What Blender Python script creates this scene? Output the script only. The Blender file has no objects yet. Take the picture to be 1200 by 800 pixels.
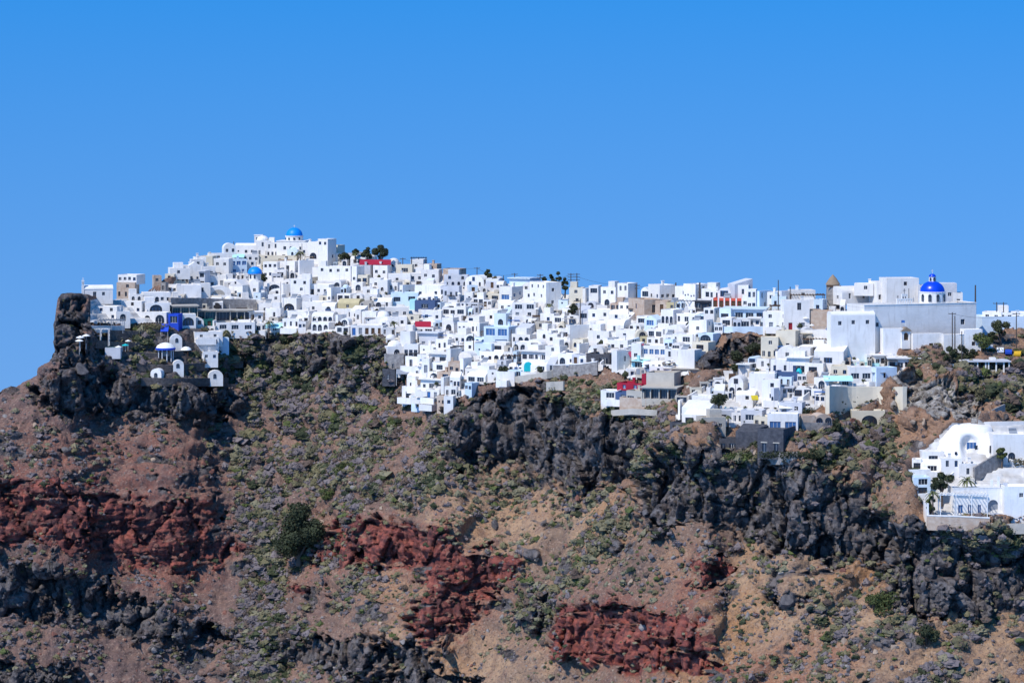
import bpy, bmesh, math, random
import numpy as np
from mathutils import Vector, Matrix
random.seed(7); RNG = np.random.default_rng(11)
scene = bpy.context.scene
COL = scene.collection
R = math.radians
# ------------------------------------------------------------------ camera, sky, sun, exposure
F = 3000.0; HOR = 180.0; CZ = 330.0          # focal length in photo pixels, eye level row, eye height above the sea
cd = bpy.data.cameras.new('camera'); cam = bpy.data.objects.new('camera', cd); COL.objects.link(cam)
cam.location = (0, 0, CZ); cam.rotation_euler = (R(90), 0, 0)
cd.sensor_width = 36; cd.lens = 36 * F / 1200; cd.shift_y = (HOR - 400) / 1200
cd.clip_start = 1; cd.clip_end = 20000
scene.camera = cam
SUN_EL = 50.0; SX, SY = -0.70, -0.71          # horizontal direction towards the sun: seaward left, behind the viewer
w = bpy.data.worlds.new('World'); scene.world = w; w.use_nodes = True
nt = w.node_tree; nt.nodes.clear()
out = nt.nodes.new('ShaderNodeOutputWorld'); bg = nt.nodes.new('ShaderNodeBackground')
sky = nt.nodes.new('ShaderNodeTexSky'); sky.sky_type = 'NISHITA'; sky.sun_disc = False
sky.sun_elevation = R(SUN_EL); sky.sun_rotation = math.atan2(SX, SY)
sky.altitude = 300; sky.air_density = 1.0; sky.dust_density = 0.15; sky.ozone_density = 4.0
tc = nt.nodes.new('ShaderNodeTexCoord'); sp = nt.nodes.new('ShaderNodeSeparateXYZ'); cb = nt.nodes.new('ShaderNodeCombineXYZ')
mx = nt.nodes.new('ShaderNodeMath'); mx.operation = 'MAXIMUM'; mx.inputs[1].default_value = -0.10
ma = nt.nodes.new('ShaderNodeMath'); ma.operation = 'MULTIPLY_ADD'; ma.inputs[1].default_value = 0.6; ma.inputs[2].default_value = 0.36
hs = nt.nodes.new('ShaderNodeHueSaturation'); hs.inputs['Value'].default_value = 1.52; hs.inputs['Hue'].default_value = 0.5015
mr = nt.nodes.new('ShaderNodeMapRange'); mr.inputs['From Min'].default_value = -0.09; mr.inputs['From Max'].default_value = 0.07
mr.inputs['To Min'].default_value = 1.20; mr.inputs['To Max'].default_value = 1.37
mv = nt.nodes.new('ShaderNodeMapRange'); mv.inputs['From Min'].default_value = -0.09; mv.inputs['From Max'].default_value = 0.07
mv.inputs['To Min'].default_value = 1.30; mv.inputs['To Max'].default_value = 1.54
bg.inputs['Strength'].default_value = 0.15
L = nt.links.new
L(tc.outputs['Generated'], sp.inputs[0]); L(sp.outputs['X'], cb.inputs['X']); L(sp.outputs['Y'], cb.inputs['Y'])
L(sp.outputs['Z'], mx.inputs[0]); L(mx.outputs[0], ma.inputs[0]); L(ma.outputs[0], cb.inputs['Z'])
L(cb.outputs[0], sky.inputs['Vector']); L(sky.outputs[0], hs.inputs['Color']); L(hs.outputs[0], bg.inputs['Color'])
L(sp.outputs['Z'], mr.inputs['Value']); L(mr.outputs[0], hs.inputs['Saturation']); L(sp.outputs['Z'], mv.inputs['Value']); L(mv.outputs[0], hs.inputs['Value'])
L(bg.outputs[0], out.inputs['Surface'])
sd = bpy.data.lights.new('sun', 'SUN'); sd.energy = 4.6; sd.angle = R(0.5); sd.color = (1.0, 0.965, 0.91)
sun = bpy.data.objects.new('sun', sd); COL.objects.link(sun)
hx = math.hypot(SX, SY); ce = math.cos(R(SUN_EL))
sv = Vector((SX / hx * ce, SY / hx * ce, math.sin(R(SUN_EL))))
sun.rotation_euler = sv.to_track_quat('Z', 'Y').to_euler(); sun.location = (-200, 200, 700)
vs = scene.view_settings
vs.view_transform = 'Standard'; vs.look = 'None'; vs.gamma = 1.0; vs.exposure = 0.0; vs.use_curve_mapping = False

# ------------------------------------------------------------------ numeric noise
def h3(ix, iy, iz, s=0):
    n = (ix.astype(np.int64) * 374761393 + iy.astype(np.int64) * 668265263 + iz.astype(np.int64) * 2147483647 + s * 974634777) & 0xFFFFFFFF
    n = ((n ^ (n >> 13)) * 1274126177) & 0xFFFFFFFF
    n = ((n ^ (n >> 16)) * 2246822519) & 0xFFFFFFFF
    return ((n ^ (n >> 15)) & 0xFFFFFF) / float(0x1000000)
def vnoise(x, y, z, s=0):
    ix, iy, iz = np.floor(x), np.floor(y), np.floor(z)
    fx, fy, fz = x - ix, y - iy, z - iz
    u, v, t = [f * f * f * (f * (f * 6 - 15) + 10) for f in (fx, fy, fz)]
    r = 0
    for dx in (0, 1):
        for dy in (0, 1):
            for dz in (0, 1):
                wt = (u if dx else 1 - u) * (v if dy else 1 - v) * (t if dz else 1 - t)
                r = r + wt * h3(ix + dx, iy + dy, iz + dz, s)
    return r * 2 - 1
def fbm(x, y, z, octs=4, s=0, g=0.5):
    r = 0; a = 1.0; k = 1.0
    for o in range(octs):
        r = r + a * vnoise(x * k + 13.7 * o, y * k + 5.1 * o, z * k + 9.3 * o, s + o); a *= g; k *= 2.03
    return r
def worley(x, y, z, s=0):
    ix, iy, iz = np.floor(x), np.floor(y), np.floor(z)
    f1 = np.full(x.shape, 9.0); f2 = np.full(x.shape, 9.0); cid = np.zeros(x.shape); tl = np.zeros(x.shape)
    for dx in (-1, 0, 1):
        for dy in (-1, 0, 1):
            for dz in (-1, 0, 1):
                cx, cy, cz = ix + dx, iy + dy, iz + dz
                d = (cx + h3(cx, cy, cz, s) - x) ** 2 + (cy + h3(cx, cy, cz, s + 1) - y) ** 2 + (cz + h3(cx, cy, cz, s + 2) - z) ** 2
                n1 = d < f1
                f2 = np.where(n1, f1, np.minimum(f2, d)); cid = np.where(n1, h3(cx, cy, cz, s + 3), cid)
                tl = np.where(n1, (h3(cx, cy, cz, s + 4) - .5) * (x - cx - .5) + (h3(cx, cy, cz, s + 5) - .5) * (y - cy - .5) + (h3(cx, cy, cz, s + 6) - .5) * (z - cz - .5), tl); f1 = np.where(n1, d, f1)
    return np.sqrt(f1), np.sqrt(f2), cid, tl

# ------------------------------------------------------------------ materials
MATS = {}
def mat(name, col, rough=0.8, var=0.15, scale=1.0, col2=None, bump=0.0, rand=0.0, spec=0.3, bscale=None, metal=0.0):
    if name in MATS: return MATS[name]
    m = bpy.data.materials.new(name); m.use_nodes = True; n = m.node_tree.nodes; l = m.node_tree.links
    b = n['Principled BSDF']; b.inputs['Roughness'].default_value = rough; b.inputs['Metallic'].default_value = metal
    b.inputs['Specular IOR Level'].default_value = spec
    tcn = n.new('ShaderNodeNewGeometry')
    nz = n.new('ShaderNodeTexNoise'); nz.inputs['Scale'].default_value = scale; nz.inputs['Detail'].default_value = 5
    l.new(tcn.outputs['Position'], nz.inputs['Vector'])
    c2 = col2 if col2 else tuple(c * (1 - var) for c in col)
    mxn = n.new('ShaderNodeMix'); mxn.data_type = 'RGBA'
    mxn.inputs['A'].default_value = (*col, 1); mxn.inputs['B'].default_value = (*c2, 1)
    rp = n.new('ShaderNodeMapRange'); rp.inputs['From Min'].default_value = 0.35; rp.inputs['From Max'].default_value = 0.7
    l.new(nz.outputs['Fac'], rp.inputs['Value']); l.new(rp.outputs[0], mxn.inputs['Factor'])
    src = mxn.outputs['Result']
    if rand > 0:
        oi = n.new('ShaderNodeObjectInfo'); hsn = n.new('ShaderNodeHueSaturation')
        r2 = n.new('ShaderNodeMapRange'); r2.inputs['To Min'].default_value = 1 - rand; r2.inputs['To Max'].default_value = 1 + rand * 0.4
        l.new(oi.outputs['Random'], r2.inputs['Value']); l.new(r2.outputs[0], hsn.inputs['Value']); l.new(src, hsn.inputs['Color'])
        src = hsn.outputs[0]
    if name == 'whitewash':
        mp = n.new('ShaderNodeMapping'); mp.inputs['Scale'].default_value = (1.6, 1.6, 0.28); l.new(tcn.outputs['Position'], mp.inputs['Vector'])
        ns = n.new('ShaderNodeTexNoise'); ns.inputs['Scale'].default_value = 1.0; ns.inputs['Detail'].default_value = 7; l.new(mp.outputs[0], ns.inputs['Vector'])
        rs_ = n.new('ShaderNodeMapRange'); rs_.inputs['From Min'].default_value = 0.52; rs_.inputs['From Max'].default_value = 0.75; rs_.inputs['To Max'].default_value = 0.5; l.new(ns.outputs['Fac'], rs_.inputs['Value'])
        mk_ = n.new('ShaderNodeMix'); mk_.data_type = 'RGBA'; mk_.inputs['B'].default_value = (0.50, 0.46, 0.41, 1); l.new(rs_.outputs[0], mk_.inputs['Factor']); l.new(src, mk_.inputs['A']); src = mk_.outputs['Result']
    l.new(src, b.inputs['Base Color'])
    if bump > 0:
        nb = n.new('ShaderNodeTexNoise'); nb.inputs['Scale'].default_value = bscale or scale * 4; nb.inputs['Detail'].default_value = 6
        l.new(tcn.outputs['Position'], nb.inputs['Vector'])
        bp = n.new('ShaderNodeBump'); bp.inputs['Strength'].default_value = bump; bp.inputs['Distance'].default_value = 0.3
        l.new(nb.outputs['Fac'], bp.inputs['Height']); l.new(bp.outputs[0], b.inputs['Normal'])
    MATS[name] = m; return m
PAL = {
 'W': mat('whitewash', (0.81, 0.775, 0.73), 0.85, scale=0.35, col2=(0.71, 0.675, 0.63), rand=0.14, bump=0.15, bscale=1.5),
 'C': mat('cream_plaster', (0.70, 0.62, 0.48), 0.85, scale=0.4, rand=0.12, bump=0.15),
 'G': mat('grey_plaster', (0.60, 0.60, 0.62), 0.85, scale=0.4, rand=0.15, bump=0.15),
 'B': mat('pale_blue_plaster', (0.62, 0.72, 0.80), 0.85, scale=0.4, rand=0.1, bump=0.1),
 'S': mat('grey_stone_masonry', (0.20, 0.18, 0.17), 0.9, scale=1.2, col2=(0.36, 0.33, 0.30), bump=0.6),
 'T': mat('tan_stone_masonry', (0.42, 0.30, 0.22), 0.9, scale=1.0, col2=(0.52, 0.42, 0.33), bump=0.5),
 'Z': mat('dark_drystone', (0.075, 0.064, 0.060), 0.9, scale=1.5, col2=(0.14, 0.12, 0.11), bump=0.7),
 'K': mat('black_lava_masonry', (0.045, 0.046, 0.055), 0.85, scale=1.3, col2=(0.085, 0.085, 0.095), bump=0.6),
 'R': mat('crimson_plaster', (0.36, 0.012, 0.038), 0.75, scale=0.6, rand=0.1),
 'O': mat('orange_red_plaster', (0.62, 0.10, 0.06), 0.8, scale=0.6, rand=0.1),
 'U': mat('royal_blue_plaster', (0.015, 0.07, 0.52), 0.7, scale=0.6, rand=0.1),
 'N': mat('navy_plaster', (0.06, 0.10, 0.20), 0.8, scale=0.6, rand=0.1),
 'Y': mat('ochre_plaster', (0.50, 0.42, 0.24), 0.85, scale=0.6, rand=0.1),
 'Q': mat('aqua_plaster', (0.45, 0.78, 0.78), 0.8, scale=0.6, rand=0.1),
 'E': mat('dark_green_plaster', (0.01, 0.12, 0.10), 0.7, scale=0.6, rand=0.1),
 'P': mat('concrete', (0.48, 0.43, 0.36), 0.9, scale=0.7, rand=0.1, bump=0.3),
}
WORD = {'W': 'white', 'C': 'cream', 'G': 'grey plastered', 'B': 'pale blue', 'S': 'grey stone', 'T': 'tan stone', 'K': 'black stone', 'R': 'crimson',
        'O': 'orange-red', 'U': 'royal blue', 'N': 'navy', 'Y': 'ochre', 'Q': 'aqua', 'E': 'dark green', 'P': 'concrete'}
M_GLASS = mat('dark_glass_and_voids', (0.022, 0.028, 0.042), 0.12, scale=0.8, spec=0.5)  # window glass; also fills open bays as their painted dark interior
M_TEAL = mat('teal_dark_void', (0.01, 0.07, 0.085), 0.15, scale=0.8, spec=0.5)  # teal-toned painted dark filling the open restaurant bays
M_BLUEG = mat('blue_glass', (0.05, 0.13, 0.30), 0.12, scale=0.8, spec=0.5)
M_WOOD = mat('brown_wood', (0.10, 0.055, 0.03), 0.7, scale=3)
M_BLUEP = mat('blue_paint', (0.04, 0.14, 0.38), 0.5, scale=2)
M_REDP = mat('red_paint', (0.30, 0.02, 0.03), 0.5, scale=2)
M_GREYP = mat('grey_paint', (0.25, 0.27, 0.30), 0.6, scale=2)
M_TEALP = mat('teal_paint', (0.01, 0.45, 0.47), 0.45, scale=2)
M_DOME = mat('azure_dome_paint', (0.005, 0.24, 0.75), 0.45, scale=0.8)
M_DOME2 = mat('cobalt_dome_paint', (0.004, 0.05, 0.58), 0.3, scale=0.8, spec=0.5)
M_POLE = mat('weathered_timber', (0.075, 0.06, 0.05), 0.85, scale=2)
M_CLOTH = mat('white_canvas', (0.82, 0.80, 0.76), 0.8, scale=2)
M_POOL = mat('pool_water', (0.04, 0.50, 0.62), 0.08, scale=0.6, col2=(0.09, 0.6, 0.7), spec=0.5)
M_METAL = mat('dark_metal', (0.05, 0.05, 0.055), 0.5, scale=3)
M_BARK = mat('bark', (0.11, 0.08, 0.06), 0.9, scale=3)
M_THATCH = mat('brown_thatch', (0.30, 0.22, 0.15), 0.9, scale=3, bump=0.5)
LB = dict(bump=0.9, bscale=2.2)
LEAF = [mat('leaf_lavender_grey', (0.182, 0.150, 0.146), 0.9, scale=0.25, col2=(0.118, 0.096, 0.098), rand=0.2, **LB),
        mat('leaf_olive', (0.156, 0.133, 0.065), 0.9, scale=0.25, col2=(0.102, 0.092, 0.051), rand=0.2, **LB),
        mat('leaf_dark_green', (0.051, 0.058, 0.023), 0.8, scale=0.25, col2=(0.029, 0.037, 0.018), rand=0.2, **LB),
        mat('leaf_fresh_green', (0.082, 0.099, 0.027), 0.8, scale=0.25, rand=0.2, **LB),
        mat('leaf_sage', (0.197, 0.173, 0.105), 0.9, scale=0.25, col2=(0.129, 0.122, 0.075), rand=0.2, **LB),
        mat('leaf_brown', (0.102, 0.071, 0.054), 0.9, scale=0.25, rand=0.2, **LB)]

# ------------------------------------------------------------------ terrain: slope field
def P3(px, py, D): return Vector(((px - 600) / F * D, D, CZ + (HOR - py) / F * D))
def interp(knots, x):
    k = sorted(knots); return np.interp(x, [a for a, b in k], [b for a, b in k])
SKY = [(-140, 540), (0, 463), (20, 452), (45, 435), (60, 424), (63.5, 412), (66, 365), (71, 349), (95, 347), (135, 350), (165, 345), (190, 333), (215, 325),
       (260, 305), (300, 293), (340, 291), (390, 300), (420, 302), (460, 313), (520, 320), (560, 327), (620, 337), (680, 347), (740, 348), (800, 352),
       (860, 357), (940, 363), (1000, 362), (1060, 372), (1150, 376), (1200, 381), (1340, 388)]
BASE = [(-140, 612), (0, 614), (150, 618), (270, 622), (330, 618), (420, 604), (520, 585), (600, 567), (700, 546), (760, 531), (860, 512), (940, 503), (1060, 499), (1340, 496)]
X0, X1, Y0, Y1, ST = -140, 1340, 260, 900, 2          # mask raster in photo pixels
MX = np.arange(X0, X1 + 1, ST); MY = np.arange(Y0, Y1 + 1, ST)
GX, GY = np.meshgrid(MX, MY)
def poly(pts):
    inside = np.zeros(GX.shape, bool); n = len(pts)
    for i in range(n):
        xa, ya = pts[i]; xb, yb = pts[(i + 1) % n]
        c = ((ya > GY) != (yb > GY)) & (GX < (xb - xa) * (GY - ya) / ((yb - ya) + 1e-9) + xa)
        inside ^= c
    return inside
def blur(a, sx, sy):
    a = a.astype(float)
    for ax, s in ((1, sx / ST), (0, sy / ST)):
        if s <= 0: continue
        r = max(1, int(3 * s)); k = np.exp(-0.5 * (np.arange(-r, r + 1) / s) ** 2); k /= k.sum()
        pad = [(0, 0), (0, 0)]; pad[ax] = (r, r)
        b = np.pad(a, pad, mode='edge'); o = np.zeros_like(a)
        for i, kv in enumerate(k):
            sl = [slice(None), slice(None)]; sl[ax] = slice(i, i + a.shape[ax]); o += kv * b[tuple(sl)]
        a = o
    return a
def union(ps):
    m = np.zeros(GX.shape, bool)
    for p in ps: m |= poly(p)
    return m
BLACK = union([
 [(60, 345), (100, 345), (112, 372), (106, 400), (122, 422), (178, 449), (275, 449), (300, 470), (270, 490), (200, 492), (120, 488), (60, 482), (30, 470), (60, 425)],
 [(268, 402), (290, 391), (450, 393), (472, 440), (462, 470), (420, 452), (350, 437), (280, 432)],
 [(516, 480), (536, 466), (566, 453), (640, 452), (668, 470), (700, 482), (770, 492), (752, 520), (740, 560), (690, 577), (640, 560), (600, 545), (560, 547), (520, 547), (508, 520)],
 [(850, 391), (888, 392), (906, 400), (880, 416), (850, 430), (825, 438), (808, 436), (812, 415), (830, 400)],
 [(746, 565), (765, 535), (795, 516), (850, 530), (940, 538), (1010, 566), (1032, 600), (1000, 662), (950, 662), (900, 642), (870, 628), (830, 612), (790, 617), (755, 622), (745, 590)],
 [(1010, 622), (1050, 602), (1090, 612), (1340, 615), (1340, 715), (1130, 726), (1060, 722), (1040, 690), (1035, 660), (1010, 666)],
 [(-140, 640), (0, 655), (60, 656), (130, 690), (200, 716), (270, 735), (292, 750), (200, 755), (130, 736), (60, 731), (0, 728), (-140, 715)],
 [(-140, 770), (0, 776), (90, 782), (115, 806), (0, 812), (-140, 812)], [(300, 747), (420, 746), (470, 762), (525, 735), (505, 792), (400, 782), (310, 776)],
 [(390, 792), (560, 790), (540, 812), (400, 812)], [(905, 690), (930, 685), (945, 715), (915, 720)], [(610, 700), (650, 690), (655, 735), (612, 740)]])
RED = union([
 [(-140, 556), (0, 559), (80, 567), (170, 586), (270, 591), (262, 602), (240, 612), (292, 640), (270, 660), (190, 671), (150, 662), (100, 656), (60, 641), (0, 631), (-140, 628)],
 [(365, 622), (400, 606), (520, 621), (562, 650), (500, 666), (440, 666), (365, 656)], [(500, 652), (560, 642), (622, 672), (600, 692), (560, 722), (505, 762), (485, 742), (495, 690)],
 [(655, 706), (690, 701), (760, 713), (832, 726), (845, 792), (780, 792), (700, 776), (660, 762)], [(810, 656), (862, 652), (852, 682), (802, 686)],
 [(345, 682), (375, 680), (372, 692), (350, 692)]])
REDSCREE = union([[(850, 762), (960, 742), (1030, 772), (970, 812), (845, 812)], [(760, 690), (800, 670), (840, 690), (800, 720), (730, 700)], [(0, 640), (150, 665), (270, 665), (220, 700), (100, 690), (0, 660)],
 [(20, 500), (250, 520), (260, 580), (100, 570), (0, 555)]])
TAN = union([[(460, 580), (560, 545), (740, 585), (700, 640), (640, 690), (560, 720), (640, 800), (420, 812), (480, 700)], [(860, 620), (960, 670), (1000, 700), (1200, 725), (1340, 730), (1340, 812), (900, 812), (830, 720)],
 [(640, 740), (700, 780), (760, 812), (560, 812)], [(430, 640), (520, 580), (560, 600), (500, 700), (450, 680)]])
PALE = union([[(1052, 446), (1095, 440), (1125, 462), (1150, 470), (1148, 490), (1118, 496), (1090, 486), (1056, 484)]])
EARTH = union([[(1056, 484), (1090, 488), (1116, 497), (1105, 515), (1060, 508)], [(946, 470), (976, 446), (980, 452), (980, 498), (940, 500)], [(1130, 440), (1210, 440), (1210, 460), (1140, 456)], [(1150, 478), (1200, 478), (1200, 492), (1150, 490)]])
VILL = union([
 [(190, 346), (215, 322), (260, 300), (300, 286), (390, 296), (420, 300), (520, 315), (620, 330), (740, 340), (860, 350), (960, 356), (972, 402), (915, 386), (845, 391), (830, 399), (811, 418), (805, 441),
  (740, 445), (700, 425), (690, 440), (640, 437), (560, 452), (540, 466), (480, 472), (472, 430), (455, 405), (450, 393), (300, 390), (285, 388), (262, 390), (225, 384), (200, 362)],
 [(850, 442), (905, 416), (915, 402), (960, 399), (1010, 412), (1062, 422), (1062, 436), (1030, 454), (972, 456), (958, 480), (905, 486), (885, 497), (788, 506), (795, 470), (840, 448)],
 [(1070, 572), (1066, 556), (1080, 531), (1110, 500), (1222, 497), (1222, 606), (1090, 606)], [(972, 352), (1152, 352), (1152, 404), (1060, 404), (972, 404)], [(105, 352), (168, 342), (200, 345), (200, 380), (105, 380)]])
COT = np.full(GX.shape, 1.30)
COT[(GY < 560) & (GX > 980)] = 2.6
COT[(GY < 520) & (GX > 640) & (GX <= 980)] = 2.2
COT[union([[(105, 385), (200, 380), (270, 395), (280, 447), (178, 447), (120, 420)]])] = 1.15
COT[VILL] = 3.5
COT[VILL & (GX > 780) & (GY > 400)] = 2.6
COT[VILL & (GX > 1050) & (GY > 480)] = 1.3
COT[BLACK] = 0.22; COT[RED] = 0.30
COT[union([[(1056, 484), (1116, 497), (1105, 515), (1060, 508)], [(972, 448), (1060, 452), (1060, 498), (972, 498)]])] = 0.25
COT = blur(COT, 7, 3)
# --- the sheet: columns fan along the hillside, rows climb from the foot of the slope to the crest
PX = np.concatenate([np.arange(-140, 58, 1.6), np.arange(58, 76, 0.5), np.arange(76, 1340.1, 1.5)]); NC = len(PX)
NR = 430
SIL = interp(SKY, PX); YT = np.where(PX < 71, 349.0, SIL)
V = np.linspace(0, 1, NR)[:, None]
PYg = 900 + (YT[None, :] - 900) * V; PXg = np.repeat(PX[None, :], NR, 0)
FOLD = np.maximum(0, SIL[None, :] - PYg); PYg = np.maximum(PYg, SIL[None, :])
def samp(a, px, py):
    fx = np.clip((px - X0) / ST, 0, a.shape[1] - 1.001); fy = np.clip((py - Y0) / ST, 0, a.shape[0] - 1.001)
    ix = fx.astype(int); iy = fy.astype(int); tx = fx - ix; ty = fy - iy
    return (a[iy, ix] * (1 - tx) + a[iy, ix + 1] * tx) * (1 - ty) + (a[iy + 1, ix] * (1 - tx) + a[iy + 1, ix + 1] * tx) * ty
DR = np.zeros(GX.shape); DR[-1] = interp(BASE, MX)
for i in range(len(MY) - 2, -1, -1): DR[i] = DR[i + 1] + 0.5 * (COT[i] + COT[i + 1]) * DR[i + 1] / F * ST
# gullies running down the slope
def gully(px, py, pts, wd, dep):
    d = np.full(px.shape, 1e9)
    for (ax, ay), (bx, by) in zip(pts[:-1], pts[1:]):
        t = np.clip(((px - ax) * (bx - ax) + (py - ay) * (by - ay)) / ((bx - ax) ** 2 + (by - ay) ** 2), 0, 1)
        d = np.minimum(d, (px - ax - t * (bx - ax)) ** 2 + (py - ay - t * (by - ay)) ** 2)
    return dep * np.exp(-d / wd ** 2)
GUL = [([(470, 470), (330, 640), (220, 830)], 60, 4.0), ([(735, 570), (640, 660), (560, 760), (520, 850)], 24, 6.0), ([(1030, 620), (1010, 690), (900, 800)], 22, 4.0)]
for g in GUL: DR += gully(GX, GY, *g)
DS = blur(DR, 60, 6); LIM = 8.0 - 5.0 * np.exp(-((GX - 275) / 75.0) ** 2); DR = DS + LIM * np.tanh((DR - DS) / LIM) * (1 - 0.92 * blur(VILL, 14, 8)); DR = blur(DR, 3, 1)
Dg = samp(DR, PXg, PYg) + 0.45 * FOLD
def Dat(px, py): return float(samp(DR, np.array([float(px)]), np.array([float(max(py, interp(SKY, px)))]))[0])
# masks at the vertices with ragged edges
nx = fbm(PXg / 16, PYg / 16, PXg * 0 + 1, 4, 3); ny = fbm(PXg / 16, PYg / 16, PXg * 0 + 7, 4, 9)
qx, qy = PXg + 13 * nx, PYg + 9 * ny
fine = fbm(PXg / 7, PYg / 6, PXg * 0 + 3, 4, 77, .6); band = fbm(PXg / 46 + PYg / 160, PYg / 5.5, PXg * 0 + 5, 4, 83, .6)
def brk(a, sx, sy, nz, hard=3.2):
    b = samp(blur(a, sx, sy), qx, qy); return np.clip((b + nz * np.clip(b * 4, 0, 1) - 0.5) * hard + 0.5, 0, 1)
mk = {'black': brk(BLACK, 9, 7, 0.42 * fine), 'red': brk(RED, 8, 5, 0.30 * fine + 0.55 * band), 'pale': brk(PALE, 5, 4, 0.3 * fine), 'earth': brk(EARTH, 3, 3, 0.2 * fine)}
rs0 = samp(blur(RED, 16, 14), qx, qy); mk['redstain'] = np.clip(rs0 * 1.6 + 0.5 * fine * np.clip(rs0 * 5, 0, 1), 0, 1)
mvil = samp(blur(VILL, 2, 1.5), PXg, PYg)
mk['tan'] = samp(blur(TAN, 14, 14), qx, qy); mk['redscree'] = samp(blur(REDSCREE, 12, 12), qx, qy)
WX = (PXg - 600) / F * Dg; WY = Dg.copy(); WZ = CZ + (HOR - PYg) / F * Dg
def normals(x, y, z):
    P = np.stack([x, y, z], -1); du = np.gradient(P, axis=1); dv = np.gradient(P, axis=0)
    n = np.cross(du, dv); n /= np.linalg.norm(n, axis=-1, keepdims=True) + 1e-9
    return n
bx = blur(DR, 6, 6); NRr = normals((GX - 600) / F * bx, bx, CZ + (HOR - GY) / F * bx)
if NRr[100, 300, 1] > 0: NRr = -NRr
Ng = np.stack([samp(NRr[..., k], PXg, PYg) for k in range(3)], -1); Ng /= np.linalg.norm(Ng, axis=-1, keepdims=True)
vfade = 1 - np.clip(samp(blur(VILL, 5, 4), PXg, PYg) * 2.0, 0, 1); GTER = union([[(108, 383), (200, 380), (268, 396), (276, 447), (178, 449), (120, 422)]]); vfade *= 1 - 0.85 * samp(blur(GTER, 5, 4), PXg, PYg)
sfade = np.clip((PYg - SIL[None, :]) / 14, 0.12, 1)
rock = np.clip(mk['black'] + mk['red'] + 0.8 * mk['pale'] + 0.3 * mk['earth'], 0, 1) * vfade * sfade
disp = np.zeros((NR, NC))
# open slope: hummocks, down-slope runnels
ang = np.where(PXg > 330, 0.85, 0.25); ca, sa = np.cos(ang), np.sin(ang)
uu = PXg * ca + PYg * sa; vv = -PXg * sa + PYg * ca
soft = (1 - rock) * (1 - np.clip(mvil * 2, 0, 1))
lw = np.clip((560 - PXg) / 120, 0, 1)
led = fbm(WX / 30, WY / 30, WZ / 3.2, 4, 33, .55)
disp += soft * (1.3 * fbm(WX / 16, WY / 16, WZ / 16, 3, 21) + (1 - lw) * (2.0 * fbm(uu / 70, vv / 420, uu * 0, 3, 35) + 1.3 * fbm(uu / 22, vv / 150, uu * 0, 3, 31)) + lw * (0.8 * fbm(uu / 26, vv / 150, uu * 0, 3, 31) + 1.0 * led) + 0.35 * led
               + 0.45 * fbm(WX / 2.6, WY / 2.6, WZ / 2.6, 4, 41, 0.6))
# scattered outcrops on the open slope
oc = np.clip((fbm(WX / 9, WY / 9, WZ / 4, 4, 51) + 0.25 * led - 0.50) * 3.0, 0, 1) * soft
mk['outcrop'] = oc
sel = (rock + oc) > 0.02
x, y, z = WX[sel], WY[sel], WZ[sel]
wx_ = x + 0.5 * fbm(x / 4, y / 4, z / 4, 2, 61) ; wz_ = z + 0.5 * fbm(x / 4, y / 4, z / 4, 2, 71)
rd = np.zeros(x.shape); rr = np.clip(rock[sel] + 0.4 * oc[sel], 0, 1); redw = np.clip(mk['red'][sel], 0, 1)
crack = np.zeros(x.shape)
for sc, zs, am, s in ((11.0, 1.3, 6.5, 101), (4.5, 1.7, 3.0, 111), (1.9, 1.8, 1.35, 121), (0.95, 1.2, 0.36, 126)):
    f1, f2, cid, tl = worley(wx_ / sc, y / sc, wz_ / (sc * zs), s)
    e = np.exp(-(f2 - f1) * 14)
    rd += am * ((cid - 0.5) * 0.7 - 0.34 * e + (2.3 if 1.5 < sc < 6 else 1.6) * tl); crack = np.maximum(crack, e * (0.5 if sc > 2 else 0.3))
rd += 2.6 * fbm(x / 15, y / 15, z / 9, 3, 131) + 1.5 * fbm(x / 12, y / 12, z / 2.4, 3, 136) * (0.4 + redw) + 0.22 * fbm(x / 1.3, y / 1.3, z / 1.3, 3, 141)
rdisp = np.zeros((NR, NC)); rdisp[sel] = rr * rd * np.where(redw > 0.5, 0.62, 0.95)
Hn = Ng.copy(); Hn[..., 0] *= 0.12; Hn[..., 2] = 0.06; Hn /= np.linalg.norm(Hn, axis=-1, keepdims=True)
WX += Ng[..., 0] * disp + Hn[..., 0] * rdisp; WY += Ng[..., 1] * disp + Hn[..., 1] * rdisp; WZ += Ng[..., 2] * disp + Hn[..., 2] * rdisp
GARD = union([[(108, 383), (200, 380), (268, 396), (276, 447), (178, 449), (120, 422)], [(268, 395), (455, 395), (470, 445), (290, 440)]])
mk['black'] = np.maximum(mk['black'], 0.62 * brk(GARD, 5, 4, 0.5 * fine))
WZ0 = WZ.copy(); WZ = WZ - 2.0 * np.clip((mvil - 0.6) * 3, 0, 1)
# back of the ridge, foot of the slope
def stack_rows(a, lo, hi): return np.concatenate([lo, a, hi], 0)
bk = [3, 7, 14, 30, 60, 120, 260, 600]
loR = []; hiR = []
steep = interp([(-140, 1.0), (60, 1.0), (90, 0.6), (140, 0.25), (300, 0.12), (1340, 0.05)], PX)
for d in bk:
    dz = d * steep + (0.5 * (d - 60) if d > 60 else 0)
    Dn = WY[-1] + d; hiR.append((WX[-1] * (1 + d / WY[-1] * 0.6), Dn, np.maximum(WZ[-1] - dz, -5)))
for d in (160, 110, 70, 40, 18):
    loR.append((WX[0] * (1 - d / 700), WY[0] - d, WZ[0] - d * 0.78))
AX = stack_rows(WX, np.array([r[0] for r in loR]), np.array([r[0] for r in hiR]))
AY = stack_rows(WY, np.array([r[1] for r in loR]), np.array([r[1] for r in hiR]))
AZ = stack_rows(WZ, np.array([r[2] for r in loR]), np.array([r[2] for r in hiR]))
NL = len(loR); NT = AX.shape[0]
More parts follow.
